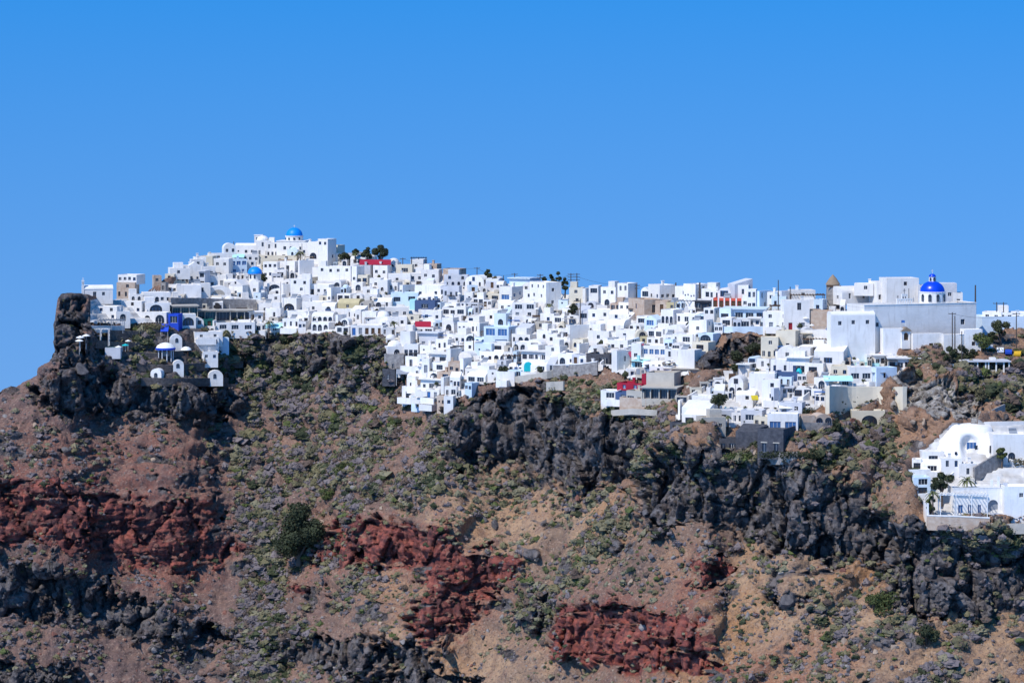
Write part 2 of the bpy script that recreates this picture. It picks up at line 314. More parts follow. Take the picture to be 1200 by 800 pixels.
def grid_mesh(name, X, Y, Z, cellmask=None):
    nr, nc = X.shape; me = bpy.data.meshes.new(name)
    idx = np.arange(nr * nc).reshape(nr, nc)
    q = np.stack([idx[:-1, :-1], idx[:-1, 1:], idx[1:, 1:], idx[1:, :-1]], -1).reshape(-1, 4)
    if cellmask is not None: q = q[cellmask.reshape(-1)]
    used, inv = np.unique(q, return_inverse=True); q = inv.reshape(-1, 4)
    co = np.stack([X, Y, Z], -1).reshape(-1, 3)[used]
    me.vertices.add(len(co)); me.vertices.foreach_set('co', co.astype(np.float32).ravel())
    me.loops.add(q.size); me.loops.foreach_set('vertex_index', q.astype(np.int32).ravel())
    me.polygons.add(len(q)); me.polygons.foreach_set('loop_start', np.arange(0, q.size, 4, dtype=np.int32)); me.polygons.foreach_set('loop_total', np.full(len(q), 4, np.int32))
    me.update(calc_edges=True); return me, used
me, used = grid_mesh('hillside', AX, AY, AZ)
for k, a in mk.items():
    full = stack_rows(a, np.repeat(a[:1], NL, 0), np.repeat(a[-1:] * 0, len(bk), 0))
    at = me.attributes.new('m_' + k, 'FLOAT', 'POINT'); at.data.foreach_set('value', full.reshape(-1).astype(np.float32))
full = stack_rows(np.clip((PXg - 150) / 700, 0, 1), np.repeat(np.clip((PXg[:1] - 150) / 700, 0, 1), NL, 0), np.repeat(np.clip((PXg[-1:] - 150) / 700, 0, 1), len(bk), 0))
at = me.attributes.new('m_warm', 'FLOAT', 'POINT'); at.data.foreach_set('value', full.reshape(-1).astype(np.float32))
def hill_material():
    m = bpy.data.materials.new('volcanic_hillside'); m.use_nodes = True; n = m.node_tree.nodes; l = m.node_tree.links
    b = n['Principled BSDF']; b.inputs['Roughness'].default_value = 0.9; b.inputs['Specular IOR Level'].default_value = 0.2
    geo = n.new('ShaderNodeNewGeometry')
    def att(k): a = n.new('ShaderNodeAttribute'); a.attribute_name = 'm_' + k; return a.outputs['Fac']
    def noise(sc, det=6, rough=0.6, vec=None):
        z = n.new('ShaderNodeTexNoise'); z.inputs['Scale'].default_value = sc; z.inputs['Detail'].default_value = det; z.inputs['Roughness'].default_value = rough
        l.new(vec or geo.outputs['Position'], z.inputs['Vector']); return z.outputs['Fac']
    def rng(v, a, c, lo=0.0, hi=1.0):
        r = n.new('ShaderNodeMapRange'); r.inputs['From Min'].default_value = a; r.inputs['From Max'].default_value = c
        r.inputs['To Min'].default_value = lo; r.inputs['To Max'].default_value = hi; l.new(v, r.inputs['Value']); return r.outputs[0]
    def mix(f, A, B):
        x = n.new('ShaderNodeMix'); x.data_type = 'RGBA'
        for s, v in (('A', A), ('B', B)):
            if isinstance(v, tuple): x.inputs[s].default_value = (*v, 1)
            else: l.new(v, x.inputs[s])
        if isinstance(f, float): x.inputs['Factor'].default_value = f
        else: l.new(f, x.inputs['Factor'])
        return x.outputs['Result']
    def mul(a, c):
        x = n.new('ShaderNodeMath'); x.operation = 'MULTIPLY'; l.new(a, x.inputs[0])
        if isinstance(c, float): x.inputs[1].default_value = c
        else: l.new(c, x.inputs[1])
        return x.outputs[0]
    n1 = noise(0.09, 5); n2 = noise(0.6, 6, 0.65); n3 = noise(2.6, 4, 0.7); n4 = noise(0.25, 5)
    mp = n.new('ShaderNodeMapping'); mp.inputs['Scale'].default_value = (1, 1, 7); l.new(geo.outputs['Position'], mp.inputs['Vector'])
    strata = noise(0.12, 5, 0.6, mp.outputs[0])
    cool = mix(rng(n1, 0.35, 0.65), (0.178, 0.110, 0.096), (0.255, 0.150, 0.112))
    warm = mix(rng(n1, 0.35, 0.65), (0.255, 0.150, 0.102), (0.350, 0.200, 0.118))
    c = mix(att('warm'), cool, warm)
    c = mix(mul(att('tan'), rng(n4, 0.3, 0.6)), c, (0.450, 0.280, 0.160))
    c = mix(mul(att('redscree'), rng(n4, 0.3, 0.65, 0.0, 0.85)), c, (0.290, 0.105, 0.066))
    c = mix(mul(att('redstain'), 0.75), c, (0.27, 0.10, 0.07))
    n5 = noise(0.035, 4); c = mix(mul(rng(n5, 0.54, 0.64, 0, 0.8), att('warm')), c, (0.42, 0.215, 0.095))
    c = mix(rng(n5, 0.46, 0.36, 0, 0.55), c, (0.125, 0.085, 0.072))
    c = mix(rng(n2, 0.52, 0.72, 0, 0.65), c, (0.125, 0.10, 0.09))
    c = mix(rng(n3, 0.60, 0.75, 0, 0.75), c, (0.50, 0.42, 0.35))
    c = mix(rng(n3, 0.42, 0.30, 0, 0.6), c, (0.07, 0.056, 0.055))
    c = mix(mul(att('earth'), 0.9), c, mix(n2, (0.30, 0.16, 0.095), (0.40, 0.24, 0.15)))
    blk = mix(rng(n2, 0.38, 0.66), (0.040, 0.035, 0.037), (0.125, 0.11, 0.106))
    blk = mix(rng(n4, 0.52, 0.68, 0, 0.75), blk, (0.16, 0.105, 0.085))
    def cells(sc, seed=0.0):
        v = n.new('ShaderNodeTexVoronoi'); v.inputs['Scale'].default_value = sc; l.new(geo.outputs['Position'], v.inputs['Vector'])
        sx = n.new('ShaderNodeSeparateColor'); l.new(v.outputs['Color'], sx.inputs[0]); return sx.outputs[0]
    v1 = cells(0.28); v2 = cells(0.85); v3 = cells(2.4)
    blk = mix(rng(v1, 0.55, 1.0, 0, 0.55), blk, (0.21, 0.19, 0.185))
    blk = mix(rng(v2, 0.60, 1.0, 0, 0.60), blk, (0.24, 0.20, 0.18))
    blk = mix(rng(v2, 0.35, 0.0, 0, 0.75), blk, (0.028, 0.025, 0.028))
    blk = mix(rng(n3, 0.58, 0.74, 0, 0.65), blk, (0.38, 0.34, 0.31))
    c = mix(rng(v3, 0.80, 1.0, 0, 0.45), c, (0.42, 0.31, 0.23))
    c = mix(rng(v3, 0.28, 0.0, 0, 0.6), c, (0.085, 0.065, 0.06))
    c = mix(rng(att('outcrop'), 0.25, 0.6), c, blk)
    c = mix(rng(att('black'), 0.35, 0.6), c, blk)
    red = mix(rng(strata, 0.40, 0.60), (0.11, 0.038, 0.038), (0.34, 0.10, 0.072))
    red = mix(mul(att('warm'), rng(n4, 0.35, 0.6, 0, 0.55)), red, (0.42, 0.095, 0.055))
    red = mix(rng(v2, 0.4, 0.0, 0, 0.65), red, (0.05, 0.024, 0.026))
    red = mix(rng(v2, 0.7, 1.0, 0, 0.5), red, (0.40, 0.16, 0.11))
    red = mix(rng(n2, 0.56, 0.72, 0, 0.6), red, (0.27, 0.13, 0.095))
    red = mix(mul(rng(n4, 0.50, 0.62), 0.8), red, (0.055, 0.032, 0.034))
    c = mix(rng(att('red'), 0.35, 0.6), c, red)
    pal = mix(rng(n2, 0.4, 0.62), (0.14, 0.115, 0.10), (0.46, 0.42, 0.37))
    c = mix(rng(att('pale'), 0.35, 0.6), c, pal)
    l.new(c, b.inputs['Base Color'])
    bp = n.new('ShaderNodeBump'); bp.inputs['Strength'].default_value = 1.0; bp.inputs['Distance'].default_value = 0.5
    add = n.new('ShaderNodeMath'); add.operation = 'ADD'; l.new(n3, add.inputs[0]); l.new(noise(1.1, 6, 0.7), add.inputs[1])
    l.new(add.outputs[0], bp.inputs['Height']); l.new(bp.outputs[0], b.inputs['Normal'])
    return m
me.materials.append(hill_material())
hill = bpy.data.objects.new('hillside', me); COL.objects.link(hill); hill['kind'] = 'structure'
# whitewashed lanes and courts that the houses stand on
cm = (mvil[:-1, :-1] > 0.55)
f1, f2, cid, tl = worley(WX / 6.5 + 0.15 * fbm(WX / 3, WY / 3, WZ, 2, 201), WY / 6.5, WZ * 0, 211)
hs_ = 1.5; tt = WZ0 / hs_ + cid * 3; fl_ = np.floor(tt); fr_ = tt - fl_; zq = (fl_ + np.clip((fr_ - 0.72) / 0.28, 0, 1)) * hs_ - cid * 3 * hs_     # level courts with risers between them
zq = np.where(mvil > 0.75, zq + 0.35, WZ0 + 0.1)
mev, _ = grid_mesh('village_paving', WX, WY - 0.10, zq, cm)
mev.materials.append(mat('whitewashed_paving', (0.60, 0.58, 0.55), 0.9, scale=0.3, col2=(0.36, 0.33, 0.30), bump=0.3, bscale=1.0))
vp = bpy.data.objects.new('village_paving', mev); COL.objects.link(vp); vp['kind'] = 'structure'
# ------------------------------------------------------------------ object helpers
def link(name, me, parent=None, loc=None, rot=None):
    o = bpy.data.objects.new(name, me); COL.objects.link(o)
    if parent: o.parent = parent
    if loc is not None: o.location = loc
    if rot is not None: o.rotation_euler = rot
    return o
def tag(o, label, cat, group=None):
    o['label'] = label; o['category'] = cat
    if group: o['group'] = group
    return o
class MB:
    def __init__(s): s.v = []; s.f = []; s.m = []
    def add(s, vs, fs, mi=0):
        b = len(s.v); s.v += [tuple(v) for v in vs]; s.f += [tuple(i + b for i in f) for f in fs]; s.m += [mi] * len(fs)
    def box(s, x0, x1, y0, y1, z0, z1, mi=0, bottom=False):
        vs = [(x0, y0, z0), (x1, y0, z0), (x1, y1, z0), (x0, y1, z0), (x0, y0, z1), (x1, y0, z1), (x1, y1, z1), (x0, y1, z1)]
        fs = [(0, 1, 5, 4), (1, 2, 6, 5), (2, 3, 7, 6), (3, 0, 4, 7), (4, 5, 6, 7)] + ([(3, 2, 1, 0)] if bottom else [])
        s.add(vs, fs, mi)
    def tube(s, a, b, r0, r1=None, n=7, mi=0, cap=True):
        a = Vector(a); b = Vector(b); r1 = r0 if r1 is None else r1
        d = (b - a).normalized(); u = d.orthogonal().normalized(); w_ = d.cross(u)
        vs = []
        for c, r in ((a, r0), (b, r1)):
            for i in range(n):
                t = 2 * math.pi * i / n; vs.append(c + u * (r * math.cos(t)) + w_ * (r * math.sin(t)))
        fs = [(i, (i + 1) % n, n + (i + 1) % n, n + i) for i in range(n)]
        if cap: fs.append(tuple(range(n, 2 * n))); fs.append(tuple(range(n - 1, -1, -1)))
        s.add(vs, fs, mi)
    def lathe(s, prof, n=20, mi=0, c=(0, 0, 0)):
        vs = []; fs = []
        for r, z in prof:
            for i in range(n):
                t = 2 * math.pi * i / n; vs.append((c[0] + r * math.cos(t), c[1] + r * math.sin(t), c[2] + z))
        for k in range(len(prof) - 1):
            for i in range(n):
                fs.append((k * n + i, k * n + (i + 1) % n, (k + 1) * n + (i + 1) % n, (k + 1) * n + i))
        s.add(vs, fs, mi)
    def mesh(s, name, mats, smooth=False):
        me = bpy.data.meshes.new(name); me.from_pydata(s.v, [], s.f)
        for m in (mats if isinstance(mats, (list, tuple)) else [mats]): me.materials.append(m)
        if any(s.m): me.polygons.foreach_set('material_index', s.m)
        if smooth: me.polygons.foreach_set('use_smooth', [True] * len(s.f))
        me.update(); return me
    def obj(s, name, mats, parent=None, loc=None, rot=None, smooth=False): return link(name, s.mesh(name, mats, smooth), parent, loc, rot)
def arcpts(u0, u1, z1, rise, n=8):
    c = (u0 + u1) / 2; r = (u1 - u0) / 2
    return [(c - r * math.cos(math.pi * i / n), z1 - rise + rise * math.sin(math.pi * i / n)) for i in range(n + 1)]
def panel(mb, o, ux, inn, width, z0, z1, ops, rec=0.22):
    """a wall with real openings: o corner, ux along the wall, inn into the house; ops = (u0,u1,za,zb,arch,rec)"""
    o = Vector(o); ux = Vector(ux); inn = Vector(inn)
    P = lambda u, z, d=0.0: o + ux * u + inn * d + Vector((0, 0, z))
    us = sorted({0.0, width, *[q for a in ops for q in a[:2]]}); zs = sorted({z0, z1, *[q for a in ops for q in a[2:4]]})
    ids = {}
    def vid(u, z):
        if (u, z) not in ids: ids[(u, z)] = len(mb.v); mb.v.append(tuple(P(u, z)))
        return ids[(u, z)]
    for a, b in zip(us[:-1], us[1:]):
        for c, d in zip(zs[:-1], zs[1:]):
            um, zm = (a + b) / 2, (c + d) / 2
            if any(q[0] < um < q[1] and q[2] < zm < q[3] for q in ops): continue
            mb.f.append((vid(a, c), vid(b, c), vid(b, d), vid(a, d))); mb.m.append(0)
    for (u0, u1, za, zb, arch, rc) in ops:
        if arch:
            rise = min((u1 - u0) / 2, (zb - za) * 0.6); arc = arcpts(u0, u1, zb, rise); h = len(arc) // 2
            mb.add([P(u0, zb)] + [P(*p) for p in arc[:h + 1]], [(0, i + 2, i + 1) for i in range(h)])
            mb.add([P(u1, zb)] + [P(*p) for p in arc[h:]], [(0, i + 2, i + 1) for i in range(len(arc) - h - 1)])
            loop = [(u0, za)] + arc + [(u1, za)]
        else: loop = [(u0, za), (u0, zb), (u1, zb), (u1, za)]
        n = len(loop); mb.add([P(*p) for p in loop] + [P(p[0], p[1], rc + 0.1) for p in loop], [(i, (i + 1) % n, n + (i + 1) % n, n + i) for i in range(n)])
KIND = {'s': (0.85, 0.95, 0, 0), 't': (0.65, 1.35, 0, 0), 'd': (1.0, 2.1, 1, 0), 'r': (0.85, 1.2, 0, 1), 'a': (1.6, 2.2, 1, 1), 'A': (3.6, 2.4, 1, 1),
        'w': (2.0, 1.3, 0, 0), 'X': (2.8, 2.0, 1, 0), 'o': (0.5, 0.5, 0, 0), 'O': (9.0, 9.0, 1, 0)}
PANES = {}
def pane(kind, w_, h_, col):
    key = (kind, round(w_, 1), round(h_, 1), col)
    if key in PANES: return PANES[key]
    w_, h_ = key[1], key[2]; mb = MB(); arch = KIND[kind][3]
    frame, glass = {'g': (PAL['W'], M_GLASS), 'b': (M_BLUEP, M_GLASS), 'n': (M_WOOD, M_GLASS), 'T': (M_GREYP, M_TEAL), 'B': (PAL['W'], M_BLUEG), 'x': (M_GREYP, M_GLASS),
                    'D': (M_WOOD, M_WOOD), 'U': (M_BLUEP, M_BLUEP), 'H': (M_GREYP, M_GREYP), 'I': (M_REDP, M_REDP), 'J': (M_TEALP, M_TEALP)}[col]
    x = w_ / 2
    if arch:
        arc = arcpts(-x, x, h_, min(x, h_ * 0.6)); loop = [(x, 0), (-x, 0)] + arc
        mb.add([(a, 0, z) for a, z in loop], [tuple(range(len(loop)))[::-1]], 1)
    else: mb.add([(-x, 0, 0), (x, 0, 0), (x, 0, h_), (-x, 0, h_)], [(0, 1, 2, 3)], 1)
    f = 0.06
    if w_ > 0.6:
        mb.box(-x, x, -0.04, -0.005, 0, f, 0, True)
        nm = 1 if w_ < 1.5 else (2 if w_ < 3 else 3)
        for i in range(nm + 2):
            cx = -x + f / 2 + (w_ - f) * i / (nm + 1); mb.box(cx - f / 2, cx + f / 2, -0.041, -0.006, 0, h_ * (0.97 if not arch else 0.6), 0, True)
        if not arch: mb.box(-x, x, -0.042, -0.007, h_ - f, h_, 0, True)
    PANES[key] = mb.mesh('window', [frame, glass]); return PANES[key]
WCOL = ['g'] * 5 + ['b'] * 2 + ['n'] * 2 + ['x'] * 3
DCOL = ['D', 'D', 'U', 'H', 'H', 'I', 'g', 'x']
def parse(rows):
    r = []
    for row in rows.split('/'):
        k = []; i = 0
        while i < len(row):
            if row[i].isdigit(): k += [row[i + 1]] * int(row[i]); i += 2
            else: i += 1
        r.append(k)
    return r
def layout(rows, width, h, rnd):
    """(kind,u0,u1,za,zb) for each opening"""
    ops = []; n = len(rows)
    for ri, ks in enumerate(rows):
        if not ks: continue
        zb = h * (n - 1 - ri) / n; rh = h / n
        if n == 1 and h > 4.5: rh = h * 0.75
        bay = width / len(ks)
        for i, k in enumerate(ks):
            w_, h_, floor, arch = KIND[k]
            w_ = min(w_, bay * (0.88 if k == 'O' else 0.72)); h_ = min(h_, rh * (0.84 if k in 'OA' else 0.74))
            c = bay * (i + 0.5) + (rnd.uniform(-0.13, 0.13) * (bay - w_) if k != 'O' else 0)
            za = zb + (0.06 if floor else (rh - h_) * rnd.uniform(0.42, 0.58))
            ops.append((k, c - w_ / 2, c + w_ / 2, za, za + h_))
    return ops
HOUSES = []; TYPE = {'f': 'house', 'v': 'vaulted_house', 'V': 'vaulted_house', 'g': 'gabled_house', 'n': 'veranda_house', 's': 'lean_to_house', 'h': 'domed_house'}
CL = MB(); CLM = []
def absorb(root):
    """fold a far, tiny house into the one mesh of uncounted back-row cubes"""
    A = Matrix.LocRotScale(root.location, root.rotation_euler, None)
    kids = list(root.children); kids += [g for c in kids for g in c.children]
    for c in kids[::-1]:
        Mx = A @ Matrix.LocRotScale(c.location, c.rotation_euler, None); me = c.data; b = len(CL.v)
        CL.v += [tuple(Mx @ v.co) for v in me.vertices]
        for p in me.polygons:
            m_ = me.materials[p.material_index]
            if m_ not in CLM: CLM.append(m_)
            CL.f.append(tuple(b + i for i in p.vertices)); CL.m.append(CLM.index(m_))
        bpy.data.objects.remove(c)
    bpy.data.objects.remove(root)
def house(x0, x1, yt, yb, side=0, rows='', fl='Wf', label=None, gy=None, dd=0.0, depth=None, wc=None, dc=None, name=None, cat='house', extra=True, found=None, cluster=False, Dabs=None):
    rnd = random.Random(int(x0 * 131 + yt * 17 + x1))
    wallc, roof = fl[0], fl[1]
    xc = x1 - side if side > 0 else (x0 - side if side < 0 else x0)
    yq = gy or yb; Dc = Dat(xc, yq); Da, Db = Dat(x0, yq), Dat(x1, yq)
    D = (Dabs or (min(Dc, Da + 1, Db + 1) if side <= 0 else min(Dc, Db + 1))) + dd
    m = D / F
    if found is None: found = min(1.9, max(0.6, 0.9 * (D - Dat(xc, yq + 10)))) + max(0, min(1.5, (Dc - D) / 4.0))
    h = (yb - yt) * m
    s = abs(side) * m
    if side:
        fw = (x1 - x0 - abs(side)) * m
        th = math.asin(min(0.9, max(0.18, s / (depth or max(5.0, min(10, fw))))))
        w_ = fw / math.cos(th); d = s / math.sin(th)
    else:
        th = math.atan2(Db - Da, (x1 - x0) * m) * 0.6; th = max(R(-32), min(R(14), th + R(rnd.uniform(-5, 5)))); D = max(D, Da - 2 if th < 0 else D); m = D / F
        w_ = (x1 - x0) * m / math.cos(th); d = depth or max(4.0, min(9.0, w_ * 0.8))
    w_ = max(w_, 0.8)
    rz = -th if side > 0 else (th if side < 0 else th)
    root = link(name or TYPE[roof], None, loc=P3(xc, yb, D), rot=(0, 0, rz)); root.empty_display_size = 1
    ox = -w_ if side > 0 else 0.0             # local x of the front wall's left end
    fr, sr = (rows.split('|') + [''])[:2]
    if extra and not sr and side > 5 and yb - yt > 8 and rnd.random() < .7: sr = rnd.choice(['1s', '2s', '1t', '/1s', '1s/'])
    if extra and not fr and x1 - x0 - abs(side) > 8 and rnd.random() < .6: fr = rnd.choice(['1s', '2s', '1t', '1d', '1o1s'])
    fops = layout(parse(fr), w_, h, rnd)
    wm = PAL[wallc]; mb = MB()
    vh = 0.0
    if roof == 'v': vh = min(w_ * 0.42, h * 0.55)
    if roof == 'g': vh = min(w_ * 0.32, h * 0.5)
    if roof == 'V': vh = min(d * 0.28, h * 0.4)
    hw = h - vh
    if vh and roof in 'vg':                    # keep openings below the curve
        lim = hw + vh * 0.72; fops = [(k, a, b, za * min(1, lim / max(h, .1)), min(zb, lim)) for k, a, b, za, zb in fops]
    if roof == 'V': fops = [(k, a, b, za * hw / h, min(za * hw / h + (zb - za), hw - 0.1)) for k, a, b, za, zb in fops]
    low = [o for o in fops if o[4] <= hw - 0.05 or vh == 0 or roof == 'V']; high = [o for o in fops if o not in low]
    RC = 0.2
    panel(mb, (ox, 0, 0), (1, 0, 0), (0, 1, 0), w_, -found, hw, [(a, b, za, zb, KIND[k][3], 0.9 if k == 'O' else RC) for k, a, b, za, zb in low])
    sops = []
    if sr:
        sops = layout(parse(sr), d, hw, rnd)
    sgn = 1 if side >= 0 else -1
    sx = ox + w_ if sgn > 0 else ox
    if sgn > 0:
        panel(mb, (sx, 0, 0), (0, 1, 0), (-1, 0, 0), d, -found, hw, [(a, b, za, zb, KIND[k][3], RC) for k, a, b, za, zb in sops])
        panel(mb, (ox, d, 0), (0, -1, 0), (1, 0, 0), d, -found, hw, [])
    else:
        panel(mb, (sx, d, 0), (0, -1, 0), (1, 0, 0), d, -found, hw, [(d - b, d - a, za, zb, KIND[k][3], RC) for k, a, b, za, zb in sops])
        panel(mb, (ox + w_, 0, 0), (0, 1, 0), (-1, 0, 0), d, -found, hw, [])
    panel(mb, (ox + w_, d, 0), (-1, 0, 0), (0, -1, 0), w_, -found, hw, [])
    a0, a1 = ox, ox + w_
    rb = MB(); rm = wm
    if roof == 'f':
        t = 0.28; hp = 0.45
        rb.add([(a0, 0, h), (a1, 0, h), (a1, d, h), (a0, d, h), (a0 + t, t, h), (a1 - t, t, h), (a1 - t, d - t, h), (a0 + t, d - t, h), (a0 + t, t, h - hp), (a1 - t, t, h - hp), (a1 - t, d - t, h - hp), (a0 + t, d - t, h - hp)],
               [(0, 1, 5, 4), (1, 2, 6, 5), (2, 3, 7, 6), (3, 0, 4, 7), (4, 5, 9, 8), (5, 6, 10, 9), (6, 7, 11, 10), (7, 4, 8, 11), (8, 9, 10, 11)])
    elif roof == 'n':
        rb.box(a0 - 0.35, a1 + 0.35, -0.7, d + 0.2, h + 0.003, h + 0.24, 0, True)
    elif roof == 's':                          # roof leaning down to the front
        rb.add([(a0, 0, h), (a1, 0, h), (a1, d, h + 1.3), (a0, d, h + 1.3), (a0, d, h), (a1, d, h)], [(0, 1, 2, 3), (0, 3, 4), (1, 5, 2), (5, 4, 3, 2)])
    elif roof in 'vg':
        prof = arcpts(a0, a1, h, vh, 10) if roof == 'v' else [(a0, hw), ((a0 + a1) / 2, h), (a1, hw)]
        n = len(prof); rb.add([(p[0], 0, p[1]) for p in prof] + [(p[0], d, p[1]) for p in prof], [(i, i + 1, n + i + 1, n + i) for i in range(n - 1)] + [tuple(range(n))[::-1], tuple(range(n, 2 * n))])
    elif roof == 'V':
        c = d / 2; prof = [(c - c * math.cos(math.pi * i / 10), hw + vh * math.sin(math.pi * i / 10)) for i in range(11)]
        n = 11; rb.add([(a0, p[0], p[1]) for p in prof] + [(a1, p[0], p[1]) for p in prof], [(i, n + i, n + i + 1, i + 1) for i in range(n - 1)] + [tuple(range(n)), tuple(range(n, 2 * n))[::-1]])
    elif roof == 'h':                          # half dome
        rr = min(w_, d) / 2
        rb.lathe([(rr * math.cos(i * math.pi / 14), h + rr * 0.8 * math.sin(i * math.pi / 14)) for i in range(8)], 16, 0, ((a0 + a1) / 2, d / 2, 0))
        rb.add([(a0, 0, h), (a1, 0, h), (a1, d, h), (a0, d, h)], [(0, 1, 2, 3)])
    mb.obj('wall', wm, root)
    roofo = rb.obj('roof', rm, root, smooth=False)
    nw = nd = 0; arches = 0
    def place(k, u0, u1, za, zb, org, ux, rz2, rc):
        nonlocal nw, nd, arches
        door = k == 'd'
        col = (dc or rnd.choice(DCOL)) if door else (wc or rnd.choice(WCOL))
        if k == 'O': rc = 0.9; col = wc or 'x'  # open bay closed by a dark pane that paints its shaded interior
        c = (u0 + u1) / 2; inn = Vector((0, 1, 0)); inn.rotate(Matrix.Rotation(rz2, 3, 'Z'))
        pos = Vector(org) + Vector(ux) * c + inn * rc + Vector((0, 0, za))
        link('door' if door else ('opening' if k in 'OA' else 'window'), pane(k, u1 - u0 + 0.1, zb - za + 0.02, col), root, pos, (0, 0, rz2))
        if door: nd += 1
        else: nw += 1
        if KIND[k][3]: arches += 1
    for k, a, b, za, zb in low: place(k, a, b, za, zb, (ox, 0, 0), (1, 0, 0), 0, RC)
    for k, a, b, za, zb in high: place(k, a, b, za, zb, (ox, 0, 0), (1, 0, 0), 0, -0.03)
    for k, a, b, za, zb in sops:
        if sgn > 0: place(k, a, b, za, zb, (sx, 0, 0), (0, 1, 0), R(90), RC)
        else: place(k, d - b, d - a, za, zb, (sx, d, 0), (0, -1, 0), R(-90), RC)
    ex = []
    if extra and roof in 'fVn' and w_ > 3:
        q = rnd.random()
        if q < 0.28:
            cx = rnd.uniform(a0 + 0.8, a1 - 0.8); cy = rnd.uniform(0.8, max(1.0, d - 1)); c = MB(); c.box(cx - .3, cx + .3, cy - .3, cy + .3, h - 0.6, h + 0.9); c.box(cx - .4, cx + .4, cy - .4, cy + .4, h + 0.9, h + 1.05, 0, True); c.obj('chimney', wm, roofo); ex.append('chimney')
        elif q < 0.42:
            bw = rnd.uniform(1.6, min(3.5, w_ * 0.6)); cx = rnd.uniform(a0, a1 - bw); c = MB(); c.box(cx, cx + bw, d * 0.4, d, h - 0.5, h + 1.5); c.obj('roof_shed', wm, roofo); ex.append('roof shed')
        elif q < 0.50:
            cx = rnd.uniform(a0 + 1.2, a1 - 1.2); c = MB(); c.tube((cx - .8, d * .5, h + .9), (cx + .8, d * .5, h + .9), .28, n=8); c.add([(cx - .9, d * .5 - 1.2, h), (cx + .9, d * .5 - 1.2, h), (cx + .9, d * .5, h + .75), (cx - .9, d * .5, h + .75)], [(0, 1, 2, 3)]); c.obj('water_heater', M_GREYP, roofo); ex.append('water heater')
        if rnd.random() < 0.45 and (yb - yt) > 9:
            tw = rnd.uniform(0.5, 1.0) * w_; cx = a0 + rnd.uniform(0, w_ - tw); c = MB(); dp = rnd.uniform(1.6, 2.8)
            c.box(cx, cx + tw, -dp, -dp + 0.22, -1.1, 0.55); c.box(cx, cx + 0.22, -dp + 0.22, 0, -1.1, 0.55); c.box(cx + tw - .22, cx + tw, -dp + 0.22, 0, -1.1, 0.55); c.box(cx + .22, cx + tw - .22, -dp + .22, -0.01, -1.1, -0.15)
            c.obj('terrace_wall', PAL['W'], root); ex.append('walled terrace')
    H = dict(o=root, x=(x0 + x1) / 2, y=(yt + yb) / 2, yb=yb, rect=(x0, yt, x1, yb), D=D, wallc=wallc, roof=roof, nw=nw, nd=nd, arches=arches, w=w_, h=h, ex=ex, label=label, cat=cat)
    if cluster: absorb(root); return None
    HOUSES.append(H); return H
# ------------------------------------------------------------------ landmark domes, towers and other built things
def at(px, py, D): return P3(px, py, D)
def dome_part(root, r, hgt, z, m, name='dome', c=(0, 0), n=24, ribs=0):
    d = MB(); d.lathe([(r * math.cos(i * math.pi / 18), hgt * math.sin(i * math.pi / 18)) for i in range(9)] + [(0.02, hgt)], n, 0, (c[0], c[1], z)); return d.obj(name, m, root, smooth=True)
def drum_part(root, r, z0, z1, wins, c=(0, 0), wk=('r', 0.7, 1.6), col='x'):
    d = MB(); n = 24; d.lathe([(r, z0), (r, z1 - 0.25), (r + 0.12, z1 - 0.2), (r + 0.12, z1), (0.1, z1 + 0.02)], n, 0, (c[0], c[1], 0)); o = d.obj('drum', PAL['W'], root)
    for a in wins:
        t = R(a); x, y = c[0] + (r + 0.01) * math.sin(t), c[1] - (r + 0.01) * math.cos(t)
        surround = MB(); surround.add([(p[0] * 1.35, -0.0, p[1] * 1.1) for p in [(wk[1] / 2, 0), (-wk[1] / 2, 0)] + arcpts(-wk[1] / 2, wk[1] / 2, wk[2], wk[1] / 2)], [tuple(range(11))[::-1]])
        wn = link('window', pane(wk[0], wk[1], wk[2], col), root, (x + 0.09 * math.sin(t), y - 0.09 * math.cos(t), z0 + (z1 - z0) * 0.14), (0, 0, t))
    return o
def cross_part(root, z, h=1.0, c=(0, 0), m=None):
    d = MB(); d.box(c[0] - .05, c[0] + .05, c[1] - .05, c[1] + .05, z, z + h, 0, True); d.box(c[0] - h * .3, c[0] + h * .3, c[1] - .045, c[1] + .045, z + h * .6, z + h * .6 + .1, 0, True); return d.obj('cross', m or PAL['W'], root)
